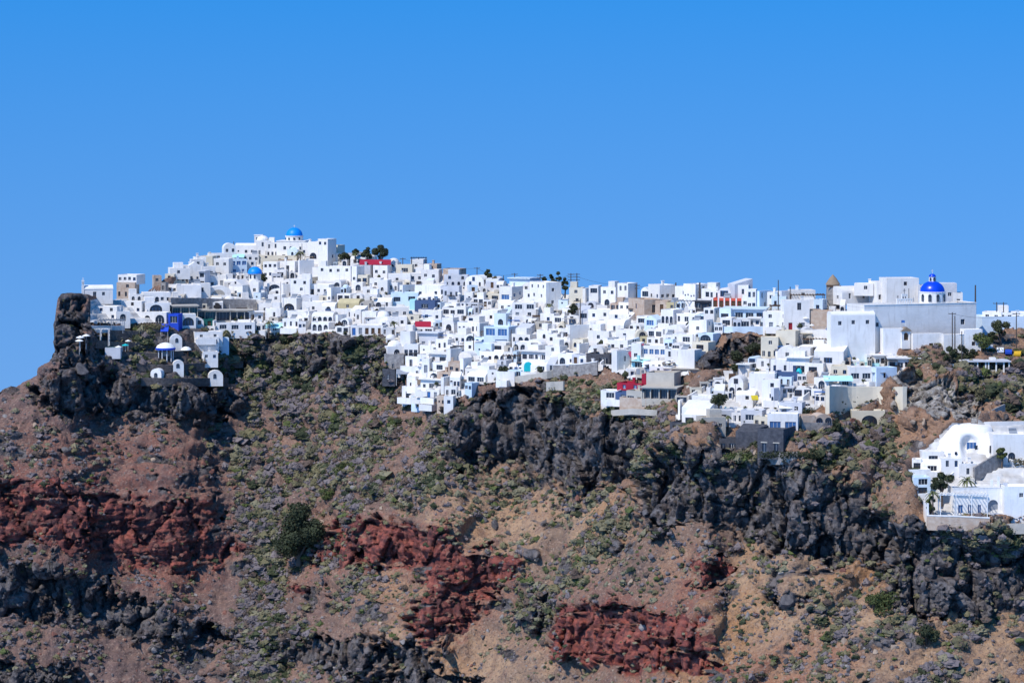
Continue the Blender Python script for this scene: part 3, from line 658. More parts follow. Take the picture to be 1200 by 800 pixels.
# ------------------------------------------------------------------ the village, house by house (photo pixels: x0,x1,top,foot,side face,openings,wall+roof)
LIST = [
# cape and its hotel
(152,167,345,355,0,'2r','Wf'),(141,169,353,366,3,'1s-/3s','Wf'),(112,141,359,375,4,'2s/2s','Wf'),(136,152,365,377,0,'1a','Wf'),(150,198,366,379,3,'1w1a1A','Wf'),
(168,199,343,357,0,'3a2s','Wf'),(170,198,355,367,0,'1A','Wf'),(180,189,323,334,0,'1s','Tf'),(188,196,331,345,2,'1t','Sf'),
# stepped houses on the shoulder
(193,207,321,336,3,'1s/2s','Cf'),(206,217,319,334,0,'2t','Cf'),(199,222,314,323,0,'1s','Wf'),(221,235,307,333,0,'/2t','Wg'),(233,244,318,346,4,'1w/1w/1w','Gn'),(212,227,311,319,0,'','Wf'),
(224,238,304,314,0,'1s','Wf'),(234,253,300,317,4,'1s','Cf'),(228,241,301,310,0,'','Wf'),(245,263,297,307,0,'','Wf'),(236,252,312,326,0,'2s','Wf'),(250,271,303,328,3,'2s/1s','Wf'),(270,289,304,322,0,'3w/2s','Bf','B'),
(262,276,285,301,0,'2s','Wv'),(275,302,285,301,2,'1o2s','WV'),(243,255,324,341,0,'1s','Wf'),(254,268,322,337,3,'','Wf'),(226,246,332,348,0,'1w','Wf'),(207,235,334,348,0,'','Wf'),(196,210,333,345,3,'2s','Wf'),
(290,300,305,320,0,'1s/1s','Wf'),(284,303,298,308,0,'3s','Wf'),
# under the stone wall: restaurants and terraces
(202,231,359,371,0,'3O','Pn','T'),(231,240,364,374,0,'1O','Pn'),(240,253,364,375,0,'1O','Pn','T'),(253,270,364,376,0,'1O','Pn','x'),(269,295,364,376,0,'3O','Pn','n'),(197,212,368,389,3,'1X/','Uf'),(211,229,368,382,0,'1A','Wf'),
(239,250,374,383,0,'','Ef'),(253,298,378,389,0,'2w1w','Wf'),(260,278,386,397,3,'','Wf'),(236,255,382,392,3,'2s','Wf'),(228,260,389,399,0,'2s','Wf'),(232,256,395,406,0,'2w','Wf'),(233,261,404,414,2,'3w','Wn','B'),(238,255,412,423,0,'2s','Wf'),(254,268,396,409,0,'1s','Bf'),
# hilltop
(300,316,282,301,0,'1t/2t','Wh'),(312,326,284,302,0,'2t/3t','Wf'),(353,369,284,302,0,'1s1t','Wf'),(361,384,283,305,0,'/2A','Wf'),(372,393,280,313,9,'2s//','Wf'),(389,396,287,297,0,'','Wf'),(300,348,299,305,0,'','Cf'),(305,328,303,314,2,'1s','Cf'),
(308,327,307,326,2,'3s/3s','Wf'),(322,337,316,327,2,'1w','Wf'),(326,346,306,319,0,'','Wf'),(349,367,305,325,16,'','Wf'),(366,383,313,327,0,'1s','Wf'),(372,413,312,331,2,'4s/','Wf'),(412,426,312,336,8,'1s','Wf'),
# upper left slope
(313,331,332,341,0,'1A','Wf'),(316,331,338,347,0,'1s','Wf'),(314,331,345,363,0,'1s/2s','Wf'),(329,349,333,351,17,'','Wf'),(340,365,327,351,2,'1s1s/1s/1s','Wf'),(348,363,321,329,0,'','Wf'),(362,386,333,347,0,'1d2s','Wf'),
(363,373,325,338,8,'','Wf'),(383,398,337,356,10,'1s','Wf'),(374,385,346,355,0,'1s','Wf'),(353,375,346,356,0,'','Gf'),(330,348,349,365,0,'1A','Wf'),(346,356,347,359,8,'','Wf'),(303,319,355,371,0,'1s','Wf'),(316,331,355,364,0,'3s','Wf'),
(354,379,353,367,0,'1s','Wf'),(377,393,354,366,0,'1a','Wf'),(395,411,344,353,0,'2w','Wf'),(311,329,361,377,0,'','Wf'),(337,363,364,379,0,'2s','Wf'),(349,362,369,381,0,'1s1w','Wf'),(331,351,373,386,0,'3t','Wf'),(365,395,366,378,5,'4a','Wf'),
(365,386,377,388,0,'3a','Wf'),(394,405,369,386,9,'','Wf'),(398,412,373,387,3,'1a/3t','Wv'),(394,409,382,391,0,'2w','Wf'),(300,313,379,389,0,'2w','Wf'),(396,421,350,363,0,'1s','YV'),(413,427,344,353,2,'1s','Wf'),(404,420,362,374,2,'1t','Wf'),
# crest: red roof to the tan annex
(437,458,311,326,4,'2s','Wf'),(414,438,311,326,4,'1s','Gf'),(417,431,322,335,0,'2w','Cf'),(415,425,331,341,0,'1a','Wf'),(464,485,310,323,2,'1w','Cf'),(481,500,304,317,4,'1s','Wf'),(497,512,309,319,0,'1w','Tf'),(493,518,316,330,4,'2s','Wf'),
(455,481,321,335,0,'1s','Wf'),(479,496,320,332,0,'2s','Wf'),(519,546,315,324,7,'','Tf'),(433,449,326,341,3,'','Wf'),(443,458,328,346,4,'1r','Wf'),(455,471,331,344,5,'2t','Wf'),(468,486,334,351,14,'1s','Wf'),(425,437,336,346,0,'1s','Wf'),
(427,442,345,356,0,'1t','Wf'),(458,490,343,357,0,'2w','Bf'),(486,518,334,351,0,'2s','Wf'),(489,517,345,354,0,'4s1d','Wf'),(516,531,335,351,3,'3t','Gf'),(438,459,349,361,0,'1a1t','Wf'),(480,487,351,363,0,'','Qf'),
(410,425,364,375,0,'1s','Wf'),(416,426,363,380,3,'1t','Wf'),(424,441,365,383,0,'1o','Wf'),(439,454,365,377,0,'2a','Gf'),(440,456,371,383,0,'1s','Wh'),(451,479,360,373,0,'3s','Wf'),(454,477,371,384,0,'2s','Wf'),(444,457,375,386,0,'1s','Wv'),
(411,449,381,393,0,'5d','Wf'),(447,464,384,394,0,'2t','Wf'),(476,491,369,383,0,'1s/2s','Cf'),(495,519,364,379,2,'2s','Wf'),(485,508,383,393,0,'2w','Wf'),(518,531,372,389,0,'1a','Wf'),(518,536,360,371,0,'2w','Wf'),(486,510,352,364,0,'1w','Nf'),
# the spur
(472,493,388,404,4,'/3d','Wf'),(491,513,390,406,0,'/2d','Gn'),(469,481,388,420,0,'','Wf'),(473,493,403,419,3,'3d','Wf'),(492,515,404,414,0,'','Wf'),(511,525,397,411,0,'2t','Wf'),(450,476,415,437,3,'1t','Sf'),(448,463,432,449,0,'','Kf'),
(454,474,406,419,0,'1a','Wh'),(475,491,417,430,0,'1d','Wf'),(489,503,415,431,0,'1s','Wf'),(494,506,420,437,3,'1d','Wf'),(503,524,414,426,0,'1s1w','Wn'),(507,525,424,436,0,'1w','Wf'),(523,541,409,433,13,'','Wf'),(535,553,414,427,0,'1o','Wv'),
(525,542,424,441,3,'2s','Tf'),(512,531,435,446,0,'1w','Tf'),(539,553,420,444,10,'1s','Wf'),(482,499,429,442,0,'1s','Wf'),(477,498,436,448,0,'1s','Wf'),(501,515,435,446,0,'1A','Wf'),(477,497,445,455,0,'2s','Wf'),(493,519,444,459,0,'1s2w','Wn'),
(517,529,442,463,9,'','Wf'),(471,489,452,467,0,'1X','Wf'),(486,503,453,467,0,'1X','Wf'),(499,515,456,467,0,'2d','Wf'),(527,541,442,457,2,'3t','Wf'),(521,537,453,466,2,'1t1w','Wf'),(482,498,464,473,0,'1X','Bf','B'),(495,515,465,475,0,'','Kf'),
(512,522,463,479,0,'','Tf'),(520,534,464,479,3,'1s','Wf'),
# middle crest
(520,550,322,336,2,'2s/4r','Wf'),(545,567,322,336,0,'1s/2t','Wf'),(519,541,335,353,3,'3t','Gf'),(551,586,343,353,0,'3w','Cf'),(544,554,342,356,0,'1t','Wf'),(554,567,349,357,0,'2w','Wf'),(585,613,336,354,13,'1X','Wf','B'),(597,621,326,337,0,'','Bn'),
(611,633,330,343,0,'2s','Wf'),(613,641,339,354,0,'2s','Wf'),(521,535,355,367,0,'1w','Wf'),(584,601,351,365,0,'2s','Wf'),(600,631,355,373,3,'2w/2d','Wf'),(539,561,354,363,0,'2w','Wf'),(564,583,363,379,0,'1s','Wf'),(579,593,367,383,0,'1a','Bf'),
(533,546,359,371,0,'1w','Wf'),(545,563,371,379,0,'1w','Wf'),(536,562,377,393,0,'5t','Wf'),(559,572,379,399,10,'','Wf'),(567,596,382,404,0,'2X/','Bf','B'),(556,576,395,405,0,'3a','Bf','B'),(519,532,374,389,0,'1a','Wf'),(524,546,391,403,0,'3s','Wf'),
(544,558,391,402,0,'1A','Wv'),(544,557,400,413,0,'','Wf'),(556,576,402,418,0,'','Bf'),(574,593,401,413,0,'1w','Wf'),(523,539,404,413,0,'1w','Wf'),(524,541,412,425,0,'','Bf'),(537,553,411,426,0,'1o','Wv'),(562,593,411,425,0,'2s2a','Wf'),
(599,621,391,404,0,'1t2a','Wf'),(600,617,400,413,0,'2a','Wf'),(615,636,397,413,0,'1w','Wf'),(604,619,385,396,0,'','Gs'),(629,641,386,398,0,'1a','Wf'),(611,641,411,423,0,'4w','Wn'),(611,641,421,437,0,'1s1w','Wf'),(596,613,425,435,0,'3d','Wf'),
(581,603,435,447,0,'','Wf'),(545,563,431,443,0,'2s','Wf'),(547,569,435,449,0,'2w','Wf'),(527,547,439,452,0,'2s','Wf'),(554,582,424,436,0,'1s1w','Wf'),
(621,658,331,363,18,'3s/2s/|1s/1s','Wf'),(667,686,337,357,3,'1s/1s','Cf'),(683,692,338,356,6,'','Wf'),(690,706,335,357,5,'1w/','Wf'),(704,721,336,359,0,'2s/1a','Wf'),(719,736,339,354,0,'2s','Wf'),(724,748,332,356,12,'2t/','Wf'),
(715,727,355,365,0,'2w','Tf'),(725,738,354,365,0,'2s','Wf'),(738,775,351,367,20,'1t|1d','Tf'),(689,716,362,375,0,'2s','Wf'),(714,746,363,375,0,'2s','WV'),(659,673,361,374,0,'3t','Wf'),(633,649,367,379,0,'1s','Wf'),(647,661,370,380,0,'1w','Wf'),
(666,693,381,402,25,'2s','Wf'),(689,701,379,396,0,'2t','Wf'),(699,714,375,390,0,'1s','Wf'),(712,741,375,391,10,'','WV'),(746,758,370,382,0,'1w','Wf'),(631,646,387,401,0,'1r','Wf'),(643,656,385,394,0,'1w','Wf'),(654,667,385,398,0,'1X','Wf'),
(640,653,391,404,0,'1s','Wf'),(651,665,395,405,0,'','Wf'),(689,713,387,403,0,'1s','Wf'),(671,683,397,410,0,'2r','Wf'),(677,691,403,416,12,'','Wf'),(689,707,404,421,0,'1s','Wv'),(707,726,396,411,14,'','Wf'),(687,714,414,428,0,'1s1X','Kf'),
(670,680,415,428,0,'1d','Gf'),(654,673,414,429,0,'1a1s','Wf'),(639,656,405,421,0,'1s/1s','Wf'),(678,687,416,430,0,'1t','Wf'),(717,741,411,432,18,'','Wf'),(712,735,398,413,0,'2s','Wf'),(722,744,386,399,0,'1s','Wf'),
# right of the middle
(751,763,336,351,0,'1w','Wf'),(761,793,334,354,20,'2s|3s','Wf'),(791,811,335,352,0,'','Wf'),(802,832,333,354,17,'4o','Wf'),(822,839,338,352,0,'1w','Wf'),(831,843,341,350,0,'2t','Wf'),(841,856,337,351,0,'1w','Wf'),(768,782,352,366,0,'1d','Tf'),
(781,793,354,364,0,'1s','Yf'),(814,836,353,364,0,'3w','Kn'),(775,801,363,381,12,'3a','Wf'),(792,809,367,379,0,'1t1w','Wf'),(807,819,367,379,0,'1s','Wf'),(817,827,368,378,0,'1w','Bf'),(825,846,361,379,9,'2s/','Wf'),(843,856,361,378,0,'1w','Bf'),
(755,769,369,385,0,'1w','Bg','B'),(779,801,380,396,0,'1o','Wv'),(807,827,375,393,0,'1s','Wf'),(825,837,375,392,9,'','Wf'),(759,776,385,397,0,'2w','Wf'),(750,759,394,403,0,'1s','Yf'),(758,773,395,404,0,'2s','Wf'),(777,791,392,402,0,'1s','Wf'),
(786,797,389,403,0,'1o','Wg'),(795,811,391,404,0,'1w','Wf'),(778,788,397,410,0,'','Bf'),(787,797,401,414,0,'1X','Wf'),(796,813,403,414,0,'1w','Wf'),(747,779,404,420,0,'5w','Wf','B'),(740,756,402,424,5,'1s','Wf'),(740,756,422,432,0,'1w','Qf'),
(754,776,423,436,0,'1w2t','Wf'),(779,801,409,430,0,'2t/2s','Wf'),(794,813,409,432,0,'','Wf'),(811,829,400,413,0,'1w','Wf'),(761,786,429,440,0,'','Wf'),
# the long crest towards the mill
(854,883,333,349,22,'','Gs'),(865,880,334,349,3,'','Wf'),(876,889,339,363,3,'2t/2s','Wf'),(870,881,346,363,0,'2s','Wf'),(886,906,341,363,16,'|2t/1t','Bf'),(899,916,342,355,0,'2s','Wf'),(904,921,347,364,0,'2t','Bf'),(911,936,341,362,20,'','Gf'),
(928,956,340,350,0,'','Wf'),(847,896,362,375,0,'4w','Bn'),(844,857,372,383,0,'1w','Wf'),(894,926,365,385,0,'2s/2d','Wf'),(919,949,352,387,0,'1d//2d','Wf'),(937,956,351,368,0,'1d','Wf'),(954,972,351,367,8,'1s','Bf'),(946,973,364,384,0,'','Tf'),
(1001,1023,332,342,0,'','Wf'),(1022,1041,330,354,-6,'1s/1w','Wf'),(1034,1078,326,355,-5,'1s/','Wf'),(1076,1094,334,354,0,'2s/2s','Gf'),(1090,1121,332,354,0,'2s','Gf'),(1117,1128,343,361,0,'1s','Wf'),
(1151,1172,365,376,0,'2s','Wf'),(1170,1205,366,377,0,'4s','Wf'),(1151,1212,371,390,0,'','Bf'),
# terraces below the walled church
(892,915,395,421,3,'1s/3t','Cf'),(909,931,387,413,0,'','Cf'),(927,941,392,410,0,'','Sf'),(911,931,405,426,0,'1s','Wv'),(929,949,407,426,0,'1s','Wf'),(939,964,406,416,0,'4w','Wn'),(903,924,421,440,0,'2t','Wf'),(913,927,425,438,0,'2w','Wf'),
(922,947,419,438,0,'1X','Wn'),(908,935,435,448,0,'','Nf'),(854,879,441,462,8,'1s/2a','Wv'),(878,907,437,462,0,'1s','Wf'),(912,927,441,454,0,'2t','Bf'),(893,917,445,471,3,'1s/1s','Wf'),(943,964,425,440,0,'1w','Wf'),(946,962,436,449,8,'','Tf'),
(954,987,411,432,0,'1w','Ws'),(930,952,453,466,0,'2w','Wf'),(904,920,455,476,13,'1a','Gf'),(974,1000,429,444,4,'2s','Cf'),(983,997,419,432,0,'','Tf'),(996,1022,430,450,0,'2w','Wf'),(1020,1053,431,450,26,'','Bf'),(1041,1077,420,435,0,'4w','Wn'),
(954,970,442,457,0,'1a','Wf'),(963,985,404,414,0,'2s','Wf'),(985,1010,406,418,0,'','Gf'),
(811,833,463,480,0,'2t','Wf'),(821,839,467,482,0,'1t','Wf'),(799,831,477,496,0,'','Ws'),(801,827,485,500,0,'2w','Wf'),(785,824,494,509,0,'1d3X','Kf','B'),(834,861,481,497,0,'1w','Gf'),(851,871,483,497,0,'3t','Wf'),(823,851,489,508,0,'','Pf'),
(868,892,480,497,0,'1w','Gf'),(883,904,487,502,0,'3s','Wf'),(913,939,471,486,0,'1d1s','Gf'),(862,884,458,470,0,'1s','Wf'),
# villa on the near point
(1081,1107,529,547,0,'1w','Wf'),(1069,1083,538,553,3,'1w','Wf'),(1062,1091,550,564,0,'','Wf'),(1071,1091,559,580,0,'1w/1w','Bf'),(1080,1107,539,554,0,'1w','Wf'),(1104,1127,537,562,0,'2t/','Wf'),(1164,1206,509,542,0,'1a','Wf'),(1179,1208,518,540,0,'1w','Bf'),
(1124,1145,543,562,0,'1t','Wf'),(1177,1212,570,610,0,'1s/','Wf'),
]
NAMED = {(197,212): 'royal blue terrace bar beside the white arched hotel on the cape', (738,775): 'tan stone house with white door on the upper lane', (239,250): 'small dark green hut under the stone retaining wall',
         (480,487): 'narrow aqua house beside the navy tarpaulin roof', (486,510): 'navy covered terrace downhill from the crest houses', (621,658): 'tall white corner house with parapet under the dark crest trees',
         (372,393): 'tall white tower house with shaded flank beside the azure-domed hilltop church', (450,476): 'grey stone building with a flat roof on the spur edge', (448,463): 'small black stone cellar under the grey stone building',
         (687,714): 'black stone terrace house with white vault behind it', (785,824): 'dark stone lower storey with blue glazing under the walled villa', (396,421): 'ochre vaulted cave house among white terraces',
         (512,522): 'narrow tan block at the very foot of the spur houses', (1164,1206): 'white house with arch above the near villa', (892,915): 'cream two-storey house with green bushes beside the lava outcrop',
         (740,756): None}
rv_ = random.Random(3)
for r in LIST:
    wc = r[7] if len(r) > 7 else None; r = list(r)
    if r[6] == 'Wf' and r[0] > 295 and (r[0], r[1]) not in NAMED and 6 < r[3] - r[2] < 17:
        q = rv_.random(); r[6] = 'Wv' if q < .13 and r[1] - r[0] < 24 else 'WV' if q < .20 else 'Ws' if q < .23 else 'Cf' if q < .27 else 'Gf' if q < .30 else 'Wf'
    house(*r[:7], wc=wc, label=NAMED.get((r[0], r[1])))
# taller special houses -----------------------------------------------------------------------------------------
house(136, 161, 331, 349, 3, '1s/3t', 'Tf', 'brown stone house carrying a white upper storey on the cape', extra=False)
house(137, 167, 322, 331.5, 7, '4s', 'Wf', 'white upper storey with four windows on the brown stone cape house', gy=349, dd=0.6, extra=False, found=0.5)
h = house(835, 869, 349, 362, 0, '5d', 'Of', 'orange-red house with five doors and white piers', dc='D')
for i in range(6):
    c = MB(); xx = h['w'] * i / 5; c.box(xx - .18, xx + .18, -.10, 0.0, -.5, h['h'] + .05); c.obj('pier', PAL['W'], h['o'])
house(723, 752, 448, 457, 0, '2s', 'Rf', 'crimson flat-roofed house with two white windows above the tan wall', wc='B')
house(752, 782, 438, 447, 0, '1s1d', 'Rf', 'crimson upper house with teal door behind the columned concrete shell', wc='B', dc='J')
house(704, 724, 457, 469, 0, '1w', 'Wf', 'small white house beside the crimson house')
house(721, 737, 459, 470, 0, '1d', 'Nf', 'navy annex below the crimson house', dc='H')
house(734, 754, 457, 475, 0, '1w1d', 'Pf', 'concrete basement with patched wall below the crimson house')
house(726, 756, 465, 476, 0, '', 'Tf', 'tan retaining block under the concrete basement', extra=False)
# unfinished concrete shell with columns
h = house(752, 792, 454, 467, 0, '4O', 'Pn', 'unfinished concrete building with open columned front beside the crimson house', wc='x', extra=False)
h = house(758, 800, 437, 455, 10, '', 'Pf', 'bare concrete gable wall rising behind the columned front', extra=False)
house(779, 842, 432, 438, 0, '', 'Pn', 'long low concrete slab house bridging to the lava outcrop', extra=False)
# black villa with the white upper house
h = house(889, 938, 503, 531, 20, '/2d', 'Kf', 'black stone villa with two pale-lintelled doors under the white glazed house', extra=False, wc='x', dc='x', depth=9)
for o in [c for c in h['o'].children if c.name.startswith('door')]:
    c = MB(); c.box(-.75, .75, -.28, -.2, 2.05, 2.3, 0, True); c.obj('lintel', PAL['P'], h['o'], loc=o.location)
house(862, 893, 505, 529, 0, '', 'Ks', 'black stone wing with sloping roof beside the black villa', extra=False)
house(843, 868, 514, 531, 4, '1d1w', 'Kf', 'low black stone annex at the end of the black villa', extra=False, dc='x')
house(900, 939, 485, 505, 4, '1X1X', 'Wf', 'white house with big blue glazed doors atop the black villa', gy=507, wc='B', extra=False, found=0.6)
b = MB(); Dv = Dat(905, 507) - 0.2; root = link('roof_fin', None, loc=at(903, 486, Dv)); b.add([(0, 0, 0), (2.6, 0, 0), (0.4, 0, 1.4), (0, 0, 1.2), (0, .4, 0), (2.6, .4, 0), (.4, .4, 1.4), (0, .4, 1.2)], [(0, 1, 2, 3), (5, 4, 7, 6), (3, 2, 6, 7), (2, 1, 5, 6), (0, 3, 7, 4)]); b.obj('plaster_fin', PAL['W'], root)
tag(root, 'pointed white plaster fin rising from the roof edge over blue glazing', 'roof fin')
# ------------------------------------------------------------------ churches
def church_left():
    D = Dat(112, 348); m = D / F; root = link('chapel', None, loc=at(99, 348.5, D), rot=(0, 0, R(14)))
    W_ = 33 * m; H_ = 9.5 * m; d = 5.0; mb = MB()
    ops = [(W_ * .30, W_ * .30 + .95, .1, 1.6, 0, .2), (W_ * .62, W_ * .62 + .8, .5, 1.5, 0, .2)]
    panel(mb, (0, 0, 0), (1, 0, 0), (0, 1, 0), W_, -2, H_, ops); panel(mb, (W_, 0, 0), (0, 1, 0), (-1, 0, 0), d, -2, H_, []); panel(mb, (0, d, 0), (0, -1, 0), (1, 0, 0), d, -2, H_, []); panel(mb, (W_, d, 0), (-1, 0, 0), (0, -1, 0), W_, -2, H_, [])
    mb.obj('wall', PAL['W'], root)
    r = MB(); pr = [(d / 2 - (d / 2 + .1) * math.cos(math.pi * i / 12), H_ + 1.15 * math.sin(math.pi * i / 12)) for i in range(13)]
    r.add([(-.1, p[0], p[1]) for p in pr] + [(W_ + .1, p[0], p[1]) for p in pr], [(i, 13 + i, 14 + i, i + 1) for i in range(12)] + [tuple(range(13)), tuple(range(13, 26))[::-1]]); r.obj('vaulted_roof', PAL['W'], root)
    link('door', pane('d', .95, 1.5, 'x'), root, (ops[0][0] + .47, .2, .1)); link('window', pane('s', .8, 1.0, 'x'), root, (ops[1][0] + .4, .2, .5))
    b = MB(); b.box(-.75, -.1, -.1, .9, -2, H_ + 1.0); b.box(-.7, -.5, 0, .8, H_ + 1.0, H_ + 2.2); b.box(-.3, -.1, 0, .8, H_ + 1.0, H_ + 2.2); b.box(-.75, -.05, -.05, .85, H_ + 2.2, H_ + 2.6, 0, True); b.obj('bell_gable', PAL['W'], root)
    cross_part(root, H_ + 2.6, .8, (-.4, .4))
    b = MB(); b.tube((-.4, .4, H_ + 1.5), (-.4, .4, H_ + 2.0), .14, .05); b.obj('bell', M_METAL, root)
    tag(root, 'grey-white vaulted chapel with slim bell gable at the cliff tip', 'chapel')
church_left()
def hilltop():
    D = Dat(341, 302); m = D / F
    root = link('church', None, loc=at(324, 303, D), rot=(0, 0, R(-6))); W_ = 34 * m; H_ = 20 * m; d = 9.0; mb = MB()
    ops = [(W_ * .24, W_ * .24 + .9, H_ * .52, H_ * .72, 0, .2), (W_ * .46, W_ * .46 + .8, H_ * .52, H_ * .72, 0, .2), (W_ * .2, W_ * .2 + 1.0, .4, 1.3, 0, .2), (W_ * .8, W_ * .8 + .8, H_ * .5, H_ * .7, 0, .2)]
    panel(mb, (0, 0, 0), (1, 0, 0), (0, 1, 0), W_, -3, H_, ops); panel(mb, (W_, 0, 0), (0, 1, 0), (-1, 0, 0), d, -3, H_, []); panel(mb, (0, d, 0), (0, -1, 0), (1, 0, 0), d, -3, H_, []); panel(mb, (W_, d, 0), (-1, 0, 0), (0, -1, 0), W_, -3, H_, [])
    mb.obj('wall', PAL['W'], root); r = MB(); r.box(-.12, W_ + .12, -.12, d + .12, H_ + .003, H_ + .25, 0, True); r.obj('roof', PAL['W'], root)
    for o in ops: link('window', pane('s', o[1] - o[0] + .1, o[3] - o[2], 'x'), root, ((o[0] + o[1]) / 2, .2, o[2]))
    c = (W_ * .53, d * .5); r0 = 9.8 * m
    drum_part(root, r0 * 1.06, H_ + .25, H_ + .25 + 5.5 * m, (-60, -25, 10, 45), c, ('s', .6, .7))
    dome_part(root, r0, 9.5 * m, H_ + .27 + 5.5 * m, M_DOME, c=c); cross_part(root, H_ + .2 + 15 * m, .9, c)
    b = MB(); b.tube((c[0], c[1], H_ + 14.6 * m), (c[0], c[1], H_ + 15.6 * m), .3, .12); b.obj('finial', M_DOME, root)
    tag(root, 'large white church with azure dome on the hilltop', 'church')
    D = Dat(303, 293); m = D / F; root = link('bell_tower', None, loc=at(298, 288, D - 2)); w_ = 9.6 * m; b = MB()
    b.box(-.15, w_ + .15, -.15, w_ + .15, -3, 2.2 * m); b.obj('plinth', M_REDP, root)
    b = MB(); z1 = 12 * m; zz = 2.2 * m
    panel(b, (0, 0, 0), (1, 0, 0), (0, 1, 0), w_, zz, z1, [(w_ * .22, w_ * .42, zz + .4, z1 - .5, 1, .5), (w_ * .58, w_ * .78, zz + .4, z1 - .5, 1, .5)])
    panel(b, (w_, 0, 0), (0, 1, 0), (-1, 0, 0), w_, zz, z1, [(w_ * .22, w_ * .42, zz + .4, z1 - .5, 1, .5), (w_ * .58, w_ * .78, zz + .4, z1 - .5, 1, .5)]); panel(b, (0, w_, 0), (0, -1, 0), (1, 0, 0), w_, zz, z1, []); panel(b, (w_, w_, 0), (-1, 0, 0), (0, -1, 0), w_, zz, z1, [])
    b.box(-.12, w_ + .12, -.12, w_ + .12, z1 + .003, z1 + .25, 0, True); b.obj('belfry', PAL['W'], root)
    for i in (.32, .68): link('arch_opening', pane('r', w_ * .24, z1 - zz - .9, 'x'), root, (w_ * i, .5, zz + .4))
    tag(root, 'white twin-arched bell tower on a red plinth at the hilltop', 'bell tower')
hilltop()
def mid_church():
    D = Dat(280, 348); m = D / F; root = link('church', None, loc=at(268, 348, D), rot=(0, 0, R(-22))); mb = MB()
    W_ = 17 * m / math.cos(R(22)); H_ = 14 * m; d = 6.5; rz = 6.5 * m
    panel(mb, (0, 0, 0), (1, 0, 0), (0, 1, 0), W_, -3, H_, [(W_ * .42, W_ * .58, 4.5 * m, 7.5 * m, 0, .2)]); panel(mb, (W_, 0, 0), (0, 1, 0), (-1, 0, 0), d, -3, H_, []); panel(mb, (0, d, 0), (0, -1, 0), (1, 0, 0), d, -3, H_, []); panel(mb, (W_, d, 0), (-1, 0, 0), (0, -1, 0), W_, -3, H_, [])
    mb.obj('wall', PAL['W'], root)
    r = MB(); r.add([(-.1, -.1, H_), (W_ / 2, -.1, H_ + rz), (W_ + .1, -.1, H_), (-.1, d, H_), (W_ / 2, d, H_ + rz), (W_ + .1, d, H_)], [(0, 2, 1), (0, 1, 4, 3), (1, 2, 5, 4), (3, 4, 5)]); r.obj('gable_roof', PAL['W'], root)
    link('window', pane('s', W_ * .17, 3 * m, 'x'), root, (W_ * .5, .2, 4.5 * m)); link('window', pane('s', .55, .7, 'x'), root, (W_ * .5, -.13, H_ + .4))
    c = (W_ * 1.05, d + 1.0); drum_part(root, 7.2 * m, 5 * m, 26.5 * m, (-55, -15, 25), c, ('t', .5, 1.1))
    ln = [o for o in root.children if o.name.startswith('window')]
    for o in ln[-3:]: o.location.z = 21 * m
    dome_part(root, 8.6 * m, 8.3 * m, 26.5 * m, M_DOME, c=c); cross_part(root, 34.5 * m, .7, c)
    tag(root, 'gabled white church with azure dome above the stone retaining wall', 'church')
    D = Dat(298, 347); m = D / F
    house(292, 307, 327, 348, 4, '1s', 'Wg', 'small gabled chapel beside the gabled azure-domed church', name='chapel', cat='chapel', extra=False)
    house(301, 310, 339, 347, 0, '', 'Wh', 'little white domed apse beside the small gabled chapel', name='apse', cat='apse', extra=False)
    h = house(243, 270, 335, 349, 0, '1A', 'Wv', 'white vault with big tan arch beside the gabled church', name='vaulted_hall', cat='hall', wc='D', extra=False)
    for c in h['o'].children:
        if c.name.startswith('opening'): c.data = c.data.copy(); c.data.materials.clear(); c.data.materials.append(PAL['P']); c.data.materials.append(PAL['P'])
mid_church()
